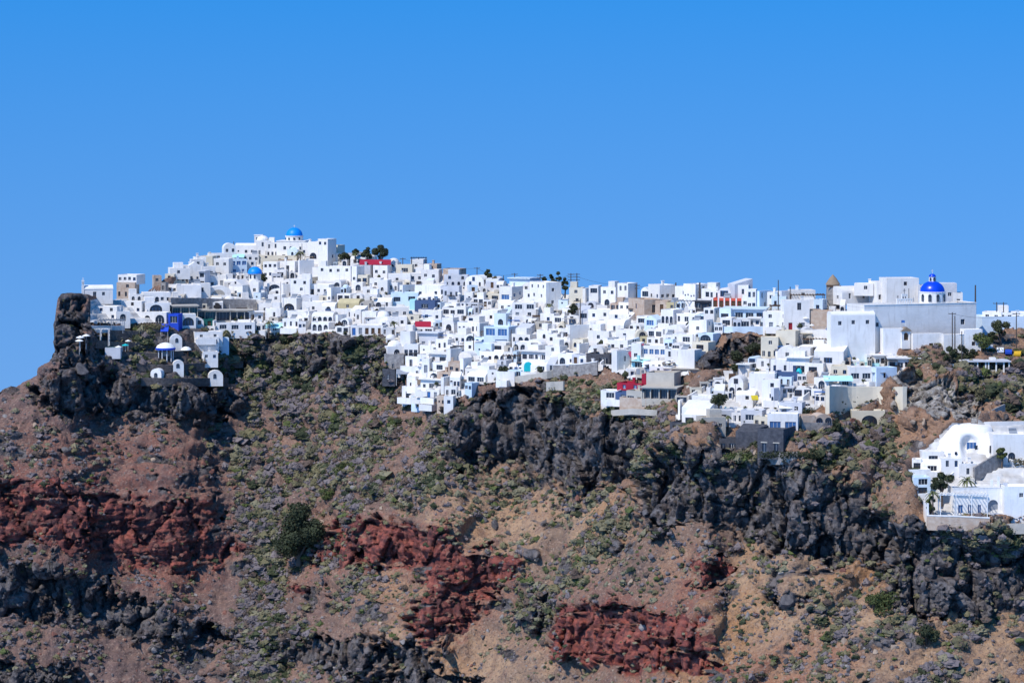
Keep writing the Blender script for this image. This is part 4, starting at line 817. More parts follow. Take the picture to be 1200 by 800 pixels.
def walled_church():
    D = Dat(1150, 404) - 7; m = D / F; th = R(20); root = link('church', None, loc=at(1013, 403, D - 1), rot=(0, 0, th)); k = m / math.cos(th)
    W_ = 140 * k; H_ = 45 * m; d = 9.0; mb = MB()
    ops = [(W_ * .86, W_ * .86 + 1.1, H_ * .44, H_ * .44 + 1.3, 0, .25), (W_ * .10, W_ * .10 + .8, H_ * .44, H_ * .44 + 1.0, 0, .25)]
    panel(mb, (0, 0, 0), (1, 0, 0), (0, 1, 0), W_, -4, H_, ops); panel(mb, (W_, 0, 0), (0, 1, 0), (-1, 0, 0), d, -4, H_, []); panel(mb, (0, d, 0), (0, -1, 0), (1, 0, 0), d, -4, H_, []); panel(mb, (W_, d, 0), (-1, 0, 0), (0, -1, 0), W_, -4, H_, [])
    mb.obj('precinct_wall', PAL['W'], root); r = MB(); r.box(-.0, W_, 0, d, H_ - .6, H_ - .5); r.box(-.1, W_ + .1, -.1, .35, H_ + .003, H_ + .16, 0, True); r.box(W_ - .35, W_ + .1, .352, d, H_ + .003, H_ + .16, 0, True); r.obj('roof', PAL['W'], root)
    for o in ops: link('window', pane('s', o[1] - o[0] + .1, o[3] - o[2], 'x'), root, ((o[0] + o[1]) / 2, .25, o[2]))
    c = (96.5 * k, 4.6)
    drum_part(root, 15.5 * m, H_ - .5, H_ + 13.5 * m, (-75, -40, -5, 32, 65), c, ('r', .75, 1.75))
    for o in [q for q in root.children if q.name.startswith('window')][-5:]: o.location.z = H_ + .4
    dome_part(root, 14.6 * m, 12.5 * m, H_ + 13.5 * m, M_DOME2, c=c, n=32)
    b = MB(); z0 = H_ + 24.6 * m; b.lathe([(4.6 * m, z0), (4.2 * m, z0 + .3), (4.0 * m, z0 + 6 * m), (4.5 * m, z0 + 6.3 * m), (.05, z0 + 6.4 * m)], 12, 0, (c[0], c[1], 0)); b.obj('lantern', PAL['W'], root)
    for a in (-60, 0, 55):
        t = R(a); link('window', pane('r', .45, .9, 'x'), root, (c[0] + 4.35 * m * math.sin(t), c[1] - 4.35 * m * math.cos(t), z0 + .25), (0, 0, t))
    lan = [q for q in root.children if q.name.startswith('lantern')][0]; dome_part(lan, 4.2 * m, 3.6 * m, z0 + 6.4 * m, M_DOME2, 'lantern_dome', c, 14); cross_part(lan, z0 + 10 * m, 1.0, c)
    # bell gable of small arches on the parapet
    b = MB(); x0 = 42 * k
    for i in range(7):
        hh = (1.0, 1.0, 2.1, 2.1, 2.1, 1.0, 1.0)[i]; xx = x0 + i * 3.0 * k; b.box(xx - .1, xx + .1, .5, .8, H_ + .16, H_ + .16 + hh)
    b.box(x0 - .1, x0 + 18 * k + .1, .45, .85, H_ + 1.16, H_ + 1.4, 0, True); b.box(x0 + 6 * k - .1, x0 + 12 * k + .1, .46, .84, H_ + 2.26, H_ + 2.5, 0, True); b.obj('bell_gable', PAL['W'], root)
    cross_part(root, H_ + 2.5, 1.3, (x0 + 9 * k, .65), M_METAL); cross_part(root, H_ + 1.4, .8, (x0 + 1 * k, .65), M_METAL)
    for i in (2.5, 3.5):
        b = MB(); xx = x0 + i * 3 * k; b.tube((xx, .65, H_ + 1.5), (xx, .65, H_ + 1.95), .17, .06); b.obj('bell', M_METAL, root)
    tag(root, 'walled white church with cobalt dome, lantern and bell gable', 'church')
walled_church()
# front hall of the walled church: low sun-lit pitched roof over three square windows
h = house(971, 1027, 365, 404, -3, '3s/', 'WV', 'big white hall with three square windows beside the walled church', depth=9, Dabs=Dat(1150, 404) - 10.5, found=4.0, extra=False, wc='x')
house(972, 1021, 336, 354, -15, '2t|2s', 'WV', 'long white vaulted house with lit gable end beside the windmill', extra=False)
house(1033, 1060, 385, 408, -2, '', 'Wf', 'white buttress block with stepped top at the church gate', extra=False, Dabs=Dat(1150, 404) - 9.5, found=2.5)
house(1068, 1106, 391, 413, -2, '1d', 'Wf', 'lower church forecourt block with red door', dc='I', extra=False, Dabs=Dat(1150, 404) - 9.5, found=2.5)
house(1104, 1131, 392, 414, -2, '', 'Wf', 'shaded lower wing of the walled church behind timber poles', extra=False, Dabs=Dat(1150, 404) - 9.5, found=2.5)
house(1128, 1152, 386, 412, -3, '1s', 'Wf', 'white corner wing of the walled church by the round green tree', extra=False, Dabs=Dat(1150, 404) - 9.5, found=2.5)
def gate():
    D = Dat(1150, 404) - 9.0; m = D / F; root = link('church_gate', None, loc=at(1057, 399, D), rot=(0, 0, R(18))); w_ = 11 * m; H_ = 11 * m; b = MB()
    panel(b, (0, 0, 0), (1, 0, 0), (0, 1, 0), w_, -2, H_, [(w_ * .2, w_ * .8, .05, H_ * .85, 1, .4)]); panel(b, (w_, 0, 0), (0, 1, 0), (-1, 0, 0), 1.2, -2, H_, []); panel(b, (0, 1.2, 0), (0, -1, 0), (1, 0, 0), 1.2, -2, H_, [])
    b.obj('gate_wall', PAL['W'], root)
    b = MB(); b.add([(-.3, -.3, H_), (w_ + .3, -.3, H_), (w_ / 2, -.3, H_ + 1.0), (-.3, 1.4, H_), (w_ + .3, 1.4, H_), (w_ / 2, 1.4, H_ + 1.0)], [(0, 1, 2), (0, 2, 5, 3), (2, 1, 4, 5), (4, 3, 5)]); b.obj('gable_roof', M_THATCH, root)
    link('gate_leaf', pane('a', w_ * .6, H_ * .82, 'D'), root, (w_ * .5, .4, .05)); cross_part(root, H_ + 1.0, .9, (w_ / 2, .4))
    tag(root, 'small gabled gate with dark arched doors in the church wall', 'gate')
    r2 = link('flag', None, loc=at(1056, 397, D - .3)); b = MB(); b.tube((0, 0, 0), (0, 0, 4.6), .04); b.obj('flagpole', PAL['W'], r2)
    b = MB(); b.add([(0, 0, 3.8), (.45, .1, 3.85), (.9, 0, 3.8), (.9, 0, 4.4), (.45, .1, 4.45), (0, 0, 4.4)], [(0, 1, 4, 5), (1, 2, 3, 4)]); b.obj('flag_cloth', M_BLUEP, r2)
    tag(r2, 'small blue flag on a pole beside the gabled church gate', 'flag')
gate()
def windmill():
    D = Dat(975, 362) + 6; m = D / F; root = link('windmill', None, loc=at(976, 362, D)); b = MB(); r0 = 8.2 * m
    b.lathe([(r0, -2), (r0 * .97, 10 * m), (r0 * .92, 29 * m)], 20); b.obj('tower', PAL['S'], root, smooth=False)
    b = MB(); b.lathe([(r0 * 1.06, 28.5 * m), (r0 * .95, 30.5 * m), (r0 * .52, 36 * m), (.05, 40.5 * m)], 20); b.obj('thatched_cap', M_THATCH, root)
    b = MB(); b.box(-r0 * 1.05, r0 * 1.05, -r0 * 1.0, -r0 * .95, 26 * m, 28 * m); b.obj('eaves_beam', M_WOOD, root)
    link('window', pane('t', .6, 1.2, 'x'), root, (.8, -r0 * .97, 18 * m))
    tag(root, 'old stone windmill with conical brown thatched cap', 'windmill')
windmill()
# ------------------------------------------------------------------ small vaulted garden chapels on the dark terraces
for (x0, x1, yt, yb, sd, lb) in ((176, 191, 432, 447, 2, 'lowest white vaulted garden cell with one window on the dark terraces'), (203, 215, 422, 434, 0, 'white vaulted garden cell above the lowest terrace wall'),
                                 (199, 213, 392, 405, 0, 'white vaulted garden cell just below the royal blue bar'), (242, 261, 434, 447, -2, 'shaded white vaulted cell below the stepped villa')):
    house(x0, x1, yt, yb, sd, '1r', 'Wv', lb, name='garden_cell', cat='cell', extra=False, wc='x')
# round kiosk with blue-rimmed canopy
D = Dat(194, 418); m = D / F; root = link('round_kiosk', None, loc=at(194, 417, D)); b = MB(); r0 = 9 * m
for i in range(10):
    t = 2 * math.pi * i / 10; c = MB(); c.tube((r0 * math.cos(t), r0 * math.sin(t), -1.5), (r0 * math.cos(t), r0 * math.sin(t), 8 * m), .14); c.obj('post', PAL['G'], root)
b.lathe([(r0 * .6, 0), (r0 * .6, 6 * m)], 16); b.obj('counter', PAL['S'], root)
b = MB(); b.lathe([(11.8 * m, 7.5 * m), (11.8 * m, 9.5 * m), (11.2 * m, 9.9 * m)], 26); b.obj('rim', PAL['U'], root)
b = MB(); b.lathe([(11.2 * m, 9.9 * m), (9.5 * m, 12.5 * m), (6 * m, 14.6 * m), (2.5 * m, 15.6 * m), (.05, 15.9 * m)], 26); b.obj('canopy', M_CLOTH, root, smooth=True)
tag(root, 'round kiosk with white domed canopy and blue rim', 'kiosk')
D = Dat(218, 412); m = D / F; root = link('round_kiosk', None, loc=at(218, 416, D)); b = MB(); b.lathe([(6.5 * m, 6 * m), (5.6 * m, 8 * m), (3 * m, 9.6 * m), (.05, 10.2 * m)], 18); b.obj('canopy', M_CLOTH, root, smooth=True)
for i in range(6):
    t = 2 * math.pi * i / 6; c = MB(); c.tube((5.5 * m * math.cos(t), 5.5 * m * math.sin(t), -1.5), (5.5 * m * math.cos(t), 5.5 * m * math.sin(t), 6.4 * m), .1); c.obj('post', M_WOOD, root)
tag(root, 'small pale-topped kiosk half hidden in green vines', 'kiosk')
# ------------------------------------------------------------------ walls, stairs, pergolas, parasols
def wall(pts, h, col, label, t=0.45, cat='wall', name='parapet', base=0.7, dd=0.0, cap=None, follow=True):
    """free-standing wall along photo points (foot line)"""
    fine = [pts[0]]
    for (xa, ya), (xb, yb) in zip(pts[:-1], pts[1:]):
        k = max(1, int(math.hypot(xb - xa, yb - ya) / 5)); fine += [(xa + (xb - xa) * i / k, ya + (yb - ya) * i / k) for i in range(1, k + 1)]
    ws = [at(x, y, Dat(x, y) + dd) for x, y in fine]; root = link(name, None, loc=ws[0]); b = MB(); cp = MB()
    o = ws[0]
    for a, c in zip(ws[:-1], ws[1:]):
        d = (c - a); d.z = 0; nrm = Vector((-d.y, d.x, 0)).normalized() * t
        if nrm.y < 0: nrm = -nrm
        a0, c0 = a - o, c - o; dn = Vector((0, 0, -base)); up = Vector((0, 0, h))
        b.add([a0 + dn, c0 + dn, c0 + up, a0 + up, a0 + dn + nrm, c0 + dn + nrm, c0 + up + nrm, a0 + up + nrm], [(0, 1, 2, 3), (5, 4, 7, 6), (3, 2, 6, 7), (1, 5, 6, 2), (4, 0, 3, 7)])
        if cap:
            e = nrm * 0.12; u2 = Vector((0, 0, h + 0.22)); u1 = Vector((0, 0, h + 0.003))
            cp.add([a0 + u1 - e, c0 + u1 - e, c0 + u2 - e, a0 + u2 - e, a0 + u1 + nrm + e, c0 + u1 + nrm + e, c0 + u2 + nrm + e, a0 + u2 + nrm + e], [(0, 1, 2, 3), (5, 4, 7, 6), (3, 2, 6, 7), (1, 5, 6, 2), (4, 0, 3, 7), (4, 5, 1, 0)])
    b.obj('wall_body', PAL[col] if isinstance(col, str) else col, root)
    if cap: cp.obj('coping', PAL[cap], root)
    return tag(root, label, cat)
wall([(107, 387), (146, 387)], 1.3, 'W', 'white terrace parapet below the cape hotel pergola')
wall([(128, 396), (170, 397), (197, 393)], 2.2, 'Z', 'dark stone garden wall below the hotel hedge')
wall([(204, 351), (225, 351), (247, 352)], 1.2, 'W', 'white terrace parapet on top of the grey retaining wall')
wall([(250, 351), (275, 354), (297, 358)], 1.7, 'W', 'long white parapet in front of the gabled church')
wall([(200, 365), (232, 365), (262, 366), (300, 367)], 4.0, 'S', 'tall grey stone retaining wall with dark cave mouth below the gabled church', t=1.0)
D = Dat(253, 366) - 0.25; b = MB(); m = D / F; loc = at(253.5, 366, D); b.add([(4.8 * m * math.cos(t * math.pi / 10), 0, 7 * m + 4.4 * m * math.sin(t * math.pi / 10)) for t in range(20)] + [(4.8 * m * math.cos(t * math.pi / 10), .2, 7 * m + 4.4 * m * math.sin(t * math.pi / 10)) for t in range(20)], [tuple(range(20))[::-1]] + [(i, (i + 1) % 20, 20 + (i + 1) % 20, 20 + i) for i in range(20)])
root = link('cave_mouth', None, loc=loc); b.obj('shade_disc', mat('cave_shade', (0.03, 0.028, 0.03), 0.9), root); tag(root, 'round dark cave door in the grey stone retaining wall', 'door')  # flat dark disc painted in for the shade inside the cave hole
for i, (p, hh, cl) in enumerate([([(112, 405), (150, 408), (185, 406)], 1.6, 'Z'), ([(140, 418), (180, 420), (215, 417)], 1.5, 'Z'), ([(160, 432), (200, 434), (240, 431)], 1.5, 'Z'), ([(165, 449), (210, 450), (268, 449)], 1.6, 'Z'), ([(205, 405), (228, 408), (236, 420)], 1.6, 'Z'),
        ([(262, 429), (285, 428)], 1.3, 'Z'), ([(260, 455), (300, 456)], 1.3, 'Z')]):
    wall(p, hh, cl, ['dry-stone garden wall beneath the green parasol', 'dark dry-stone wall beside the round kiosk', 'dry-stone wall behind the lowest garden cell', 'long dry-stone wall under all the garden cells', 'steep dark stone wall beside the stepped villa', 'short stone wall at the foot of the stepped villa', 'dark stone wall on the bushy slope below the last cell'][i])
wall([(648, 440), (680, 439), (700, 436)], 2.6, 'S', 'dark stone courtyard wall below the grey door house', t=.6, cap='W')
wall([(590, 448), (630, 443), (652, 438)], 1.2, 'P', 'pale coping wall running along the cliff above the bushes')
wall([(640, 455), (660, 454)], 1.6, 'P', 'short concrete retaining step below the dark courtyard')
wall([(716, 484), (740, 482), (770, 484)], .7, 'P', 'pale concrete path edge below the crimson house')
wall([(842, 389), (880, 388.5), (913, 389)], 1.3, 'B', 'pale blue-grey retaining wall above the lava outcrop')
wall([(913, 404), (940, 402), (971, 403)], 3.3, 'W', 'long pale sloping wall left of the big church hall', t=.5)
wall([(797, 497), (797, 474), (812, 466), (838, 450), (851, 459), (872, 463)], 1.1, 'W', 'curving white perimeter wall round the pool villa', t=.5)
wall([(848, 427), (890, 426), (932, 427)], 1.3, 'S', 'grey stone terrace wall below the cream house', t=.5)
wall([(842, 440), (880, 439), (905, 440)], .9, 'P', 'thin pale lane wall below the stone terrace')
wall([(1073, 433), (1100, 434), (1127, 434)], 1.5, 'B', 'blue-grey garden wall between pool terraces and the bar', t=.3)
wall([(970, 456), (1000, 457), (1032, 455)], 1.1, 'W', 'white terrace edge above the tan concrete wall', t=.4)
wall([(972, 499), (973, 498.5), (1058, 499)], 9.0, 'C', 'tall tan plastered retaining wall above the road', t=1.0, dd=3.0, base=0.3)
wall([(940, 503), (1000, 505), (1062, 505)], 1.6, 'S', 'rough stone wall along the road below the tan retaining wall', t=.6)
wall([(843, 541), (890, 541), (935, 540)], 2.0, 'S', 'dark stone garden wall below the black villa', t=.5)
wall([(1086, 617), (1120, 618), (1160, 620)], 2.3, 'T', 'tan stone retaining wall under the near villa terrace', t=.6, dd=-1.0, cap='W')
wall([(1160, 621), (1180, 622), (1215, 621)], 1.5, 'P', 'grey rubble retaining wall under the near villa side house', t=.6, dd=-1)
wall([(1112, 503), (1150, 500), (1215, 499)], 1.1, 'W', 'rounded white roof parapet above the sculpted cave house', t=.5)
wall([(1150, 492), (1165, 484), (1178, 478)], .9, 'S', 'low stone wall climbing behind the near villa roof', t=.4)
h = house(998, 1037, 481, 499, 0, '1A', 'Cf', 'tan box building with dark round arch by the road', extra=False, depth=4, dd=-1.5)
house(940, 956, 487, 500, 0, '', 'Tf', 'brown stone bake house stub beside two brick arches', extra=False); house(955, 976, 485, 501, 0, '2a', 'Tv', 'brown earth vault with two dark arches by the road', extra=False)
def stairs(xa, ya, xb, yb, label, w_=1.8, col='W', n=None):
    a = at(xa, ya, Dat(xa, ya) - 0.6); c = at(xb, yb, Dat(xb, yb) - 0.6); root = link('staircase', None, loc=a); d = c - a; n = n or max(6, int(abs(d.z) / 0.32)); b = MB(); hd = Vector((d.x, d.y, 0)); side = Vector((-hd.y, hd.x, 0)).normalized() * w_
    if side.y < 0: side = -side
    for i in range(n):
        p = d * (i / n); q = d * ((i + 1) / n); z = q.z
        b.add([(p.x, p.y, -2), (q.x, q.y, p.z - 2), (q.x, q.y, z), (p.x, p.y, z), (p.x + side.x, p.y + side.y, -2), (q.x + side.x, q.y + side.y, p.z - 2), (q.x + side.x, q.y + side.y, z), (p.x + side.x, p.y + side.y, z)], [(0, 1, 2, 3), (3, 2, 6, 7), (0, 3, 7, 4), (1, 5, 6, 2), (4, 7, 6, 5)])
    b.obj('steps', PAL[col], root)
    b = MB(); s2 = side.normalized() * .3; up = Vector((0, 0, 1.0)); f0 = -s2 - Vector((0, 0, 2.5)); 
    b.add([f0, d + f0, d + up - s2, up - s2, f0 + s2 * .97, d + f0 + s2 * .97, d + up - s2 * .03, up - s2 * .03], [(0, 1, 2, 3), (3, 2, 6, 7), (5, 4, 7, 6), (1, 5, 6, 2), (4, 0, 3, 7)]); b.obj('parapet', PAL['W'], root)
    return tag(root, label, 'staircase')
for xa, ya, xb, yb, lb in [(171, 367, 184, 356, 'short white staircase inside the cape hotel'), (337, 324, 351, 309, 'white staircase below the azure-domed hilltop church'), (372, 331, 387, 315, 'white staircase left of the buttressed hilltop terrace'),
        (399, 336, 411, 322, 'wide white staircase right of the buttressed hilltop terrace'), (326, 378, 339, 363, 'white staircase above the dark bushy bluff'), (508, 366, 519, 353, 'white staircase beside the navy covered terrace'),
        (722, 391, 743, 371, 'long white staircase below the tan stone house'), (685, 403, 697, 390, 'white staircase beside the big blank shaded wall'), (703, 429, 717, 417, 'white staircase beside the black stone terrace house'),
        (799, 393, 808, 382, 'white staircase near the lava outcrop'), (290, 387, 303, 371, 'white ramp stair beside the restaurant terraces'), (706, 412, 716, 403, 'short white staircase above the white vault'), (760, 392, 772, 384, 'short white staircase above the row of blue windows'),
        (1112, 562, 1131, 546, 'white staircase of the near villa'), (826, 497, 845, 480, 'white staircase beside the pool villa tree'), (240, 422, 229, 404, 'long outer staircase of the stepped villa'), (900, 470, 915, 456, 'white staircase below the navy wall'), (940, 470, 962, 452, 'sloping white stair wall beside the orange earth cut')]:
    stairs(xa, ya, xb, yb, lb)
def pergola(x0, x1, yt, yb, label, m_=None, dd=-1.0, dep=3.0, gy=None):
    D = Dat((x0 + x1) / 2, gy or yb) + dd; m = D / F; root = link('pergola', None, loc=at(x0, yb, D)); w_ = (x1 - x0) * m; H_ = (yb - yt) * m; mm = m_ or M_WOOD
    n = max(2, int(w_ / 2.5))
    for i in range(n + 1):
        for yy in (0, dep):
            c = MB(); c.box(w_ * i / n - .08, w_ * i / n + .08, yy - .08, yy + .08, -2, H_); c.obj('post', mm, root)
    for yy in (0, dep):
        c = MB(); c.box(-.3, w_ + .3, yy - .1, yy + .1, H_ + .003, H_ + .2, 0, True); c.obj('beam', mm, root)
    k = max(4, int(w_ / .7))
    for i in range(k + 1):
        c = MB(); c.box(w_ * i / k - .06, w_ * i / k + .06, -.3, dep + .3, H_ + .203, H_ + .33, 0, True); c.obj('slat', mm, root)
    return tag(root, label, 'pergola')
pergola(104, 144, 375.5, 382, 'grey timber pergola over the cape hotel terrace', M_GREYP); pergola(904, 930, 359, 368, 'dark pergola on the white crest terrace', M_WOOD); pergola(927, 966, 346, 353, 'long dark pergola roof beside the windmill', M_WOOD)
pergola(791, 812, 353, 363, 'weathered grey pergola behind the tan stone house', M_GREYP); pergola(1102, 1157, 580, 602, 'white timber pergola of the near villa terrace', PAL['W'], dd=-2.2, dep=2.5, gy=606); pergola(625, 640, 371, 377, 'low timber pergola below the big crest house', M_WOOD)
pergola(590, 612, 417, 424, 'timber pergola above the teal doors', M_WOOD); pergola(482, 499, 302.5, 306, 'dark rooftop pergola on the crest beside the utility pole', M_METAL, dd=3, dep=2, gy=320)
pergola(940, 985, 398, 404, 'low dark pergola terrace below the long pale wall', M_WOOD); pergola(108, 127, 386, 397, 'glazed white veranda frame below the hotel parapet', PAL['W'], dd=-1.4, dep=2.0)
def parasol(px, py, r_px, m_, label, group=None, h=2.3, dd=-1.0):
    D = Dat(px, py) + dd; m = D / F; root = link('parasol', None, loc=at(px, py, D)); r = r_px * m
    b = MB(); b.tube((0, 0, -1.5), (0, 0, h + .45), .05, n=5); b.obj('pole', PAL['W'], root); b = MB(); b.lathe([(r, h - .1), (r * .96, h), (.06, h + r * .38)], 10); b.obj('canopy', m_, root); return tag(root, label, 'parasol', group)
for i, (x, y, r) in enumerate([(94, 405, 5), (101, 403, 5), (93, 409, 5)]): parasol(x, y, r, M_CLOTH, 'white parasol in the cluster on the cape edge', 'white parasols on the cape edge')
parasol(139, 416, 4, M_CLOTH, 'white parasol on the pale paved pool terrace'); parasol(147, 414, 4.5, M_TEALP, 'teal green parasol on the dark terraces'); parasol(150, 409, 3.5, M_CLOTH, 'small white parasol behind the teal parasol')
rp = random.Random(5)
for i in range(46):
    x = rp.uniform(300, 960); y = rp.uniform(335, 440)
    ix = int((x - X0) / ST); iy = int((y - Y0) / ST)
    if VILL[iy, ix]: parasol(x, y, rp.uniform(2.6, 4.2), M_CLOTH if rp.random() < .8 else PAL['C'], 'small pale parasol on a village terrace', 'pale parasols scattered over the village terraces', 2.1, -2.5)
# awnings and coloured cloth
def awning(x0, x1, yt, yb, m_, label, gy=None, dd=-2.0, cat='awning'):
    D = Dat((x0 + x1) / 2, gy or yb + 6) + dd; m = D / F; root = link('awning', None, loc=at(x0, yb, D)); w_ = (x1 - x0) * m; H_ = (yb - yt) * m; b = MB(); dp = 2.2
    b.add([(0, 0, 0), (w_, 0, 0), (w_, dp, H_), (0, dp, H_), (0, 0, -.12), (w_, 0, -.12), (w_, dp, H_ - .12), (0, dp, H_ - .12)], [(0, 1, 2, 3), (7, 6, 5, 4), (4, 5, 1, 0), (5, 6, 2, 1), (7, 4, 0, 3)]); b.obj('canopy', m_, root)
    for xx in (.1, w_ - .1): c = MB(); c.tube((xx, .1, -3.2), (xx, .1, -.12), .05, n=5); c.obj('post', PAL['W'], root)
    return tag(root, label, cat)
awning(272, 286, 298, 301.5, PAL['Q'], 'aqua awning below the big hilltop vault'); awning(311, 331, 379, 384, PAL['Q'], 'pale teal awning at the edge above the bushes'); awning(464, 479, 433, 438, M_GREYP, 'grey awning over dark terrace on the spur'); awning(486, 505, 377, 384, PAL['R'], 'crimson pitched awning among white houses')
awning(966, 1000, 441, 446, PAL['Q'], 'long aqua awning on the pool terrace'); awning(188, 197, 380, 388, PAL['U'], 'royal blue awning beside the blue bar'); awning(913, 938, 472, 478, M_CLOTH, 'stretched white canopy behind the black villa'); awning(881, 889, 464, 468, mat('yellow_canvas', (.55, .42, .02), .7), 'small yellow awning beside the pool')
awning(326, 342, 304, 309, M_THATCH, 'brown awning below the hilltop church terrace'); awning(421, 458, 304.5, 310, PAL['R'], 'wide crimson roof canopy under the crest trees', gy=325, dd=1)
# teal half dome doorway and teal dome
D = Dat(619, 436) - 1.2; m = D / F; root = link('teal_arch', None, loc=at(619, 435, D)); b = MB(); w_ = 5 * m; loop = [(w_, 0), (-w_, 0)] + arcpts(-w_, w_, 11 * m, w_); n = len(loop)
b.add([(p[0], 0, p[1]) for p in loop] + [(p[0], .8, p[1]) for p in loop], [tuple(range(n))[::-1]] + [(i, (i + 1) % n, n + (i + 1) % n, n + i) for i in range(n)]); b.obj('arched_door', M_TEALP, root); tag(root, 'bright teal arched doorway at the cliff edge houses', 'doorway')
D = Dat(936.5, 443) - 1.0; m = D / F; root = link('teal_dome', None, loc=at(936.5, 442, D)); b = MB(); b.lathe([(3.6 * m, -1), (3.6 * m, 5 * m), (3.2 * m, 8 * m), (2 * m, 10 * m), (.05, 10.8 * m)], 16); b.obj('shell', M_TEALP, root, smooth=True); tag(root, 'tall teal rounded dome beside the navy terrace wall', 'dome')
D = Dat(738, 425) - 1.5; m = D / F; root = link('slide_banner', None, loc=at(739, 419, D)); b = MB(); pp = [(0, 0), (1.5, 1.5), (3.5, 6), (6, 10), (10, 13), (16, 15), (15.5, 16.5), (9, 15), (4, 12), (1, 7), (-2, 7), (-3, 5)]
b.add([(p[0] * m, 0, p[1] * m) for p in pp] + [(p[0] * m, .25, p[1] * m) for p in pp], [tuple(range(12)), tuple(range(12, 24))[::-1]] + [(i, 12 + i, 12 + (i + 1) % 12, (i + 1) % 12) for i in range(12)]); b.obj('cloth', mat('faded_pink', (.5, .07, .12), .7), root); tag(root, 'faded pink cloth trailing down a white wall', 'cloth')
# pool of the walled villa
D1 = Dat(852, 481); D2 = D1 + 14; root = link('swimming_pool', None, loc=at(850, 479.5, D1)); o = root.location.copy(); z = 0
pw = lambda px, dy: ((px - 600) / F * (D1 + dy) - o.x, dy)
ring = [pw(849, -1.5), pw(867, 0), pw(879, 14), pw(871, 15), pw(858, 7), pw(848, 2)]
b = MB(); b.add([(x, y, .25) for x, y in ring], [tuple(range(6))]); b.obj('water', M_POOL, root)
b = MB(); 
for (xa, ya), (xb, yb) in zip(ring, ring[1:] + ring[:1]): b.add([(xa, ya, -3), (xb, yb, -3), (xb, yb, .4), (xa, ya, .4), (xa * 1.0 + .25, ya + .25, .4), (xb + .25, yb + .25, .4)], [(0, 1, 2, 3), (3, 2, 5, 4)])
b.obj('pool_edge', PAL['W'], root); tag(root, 'turquoise swimming pool tapering between white terraces', 'pool')
root = link('swimming_pool', None, loc=at(1003, 430, Dat(1003, 431) + 1)); b = MB(); b.box(0, 5.6, 0, 9, -2, .9); b.obj('pool_edge', PAL['Q'], root); b = MB(); b.add([(.2, .2, 1.0), (5.4, .2, 1.0), (6.0, 8.5, 1.0), (1.2, 8.5, 1.0)], [(0, 1, 2, 3)]); b.obj('water', M_POOL, root); tag(root, 'raised aqua pool on the terrace roof above white rooms', 'pool')
root = link('swimming_pool', None, loc=at(123, 412, Dat(123, 412))); b = MB(); b.box(0, 4.3, 0, 5, -2, 1.1); b.obj('pool_edge', PAL['G'], root); b = MB(); b.add([(.2, .2, 1.11), (4.1, .2, 1.11), (4.1, 4.8, 1.11), (.2, 4.8, 1.11)], [(0, 1, 2, 3)]); b.obj('water', mat('pale_pool', (.30, .45, .44), .15), root); tag(root, 'grey-walled pool beside the teal parasol', 'pool')
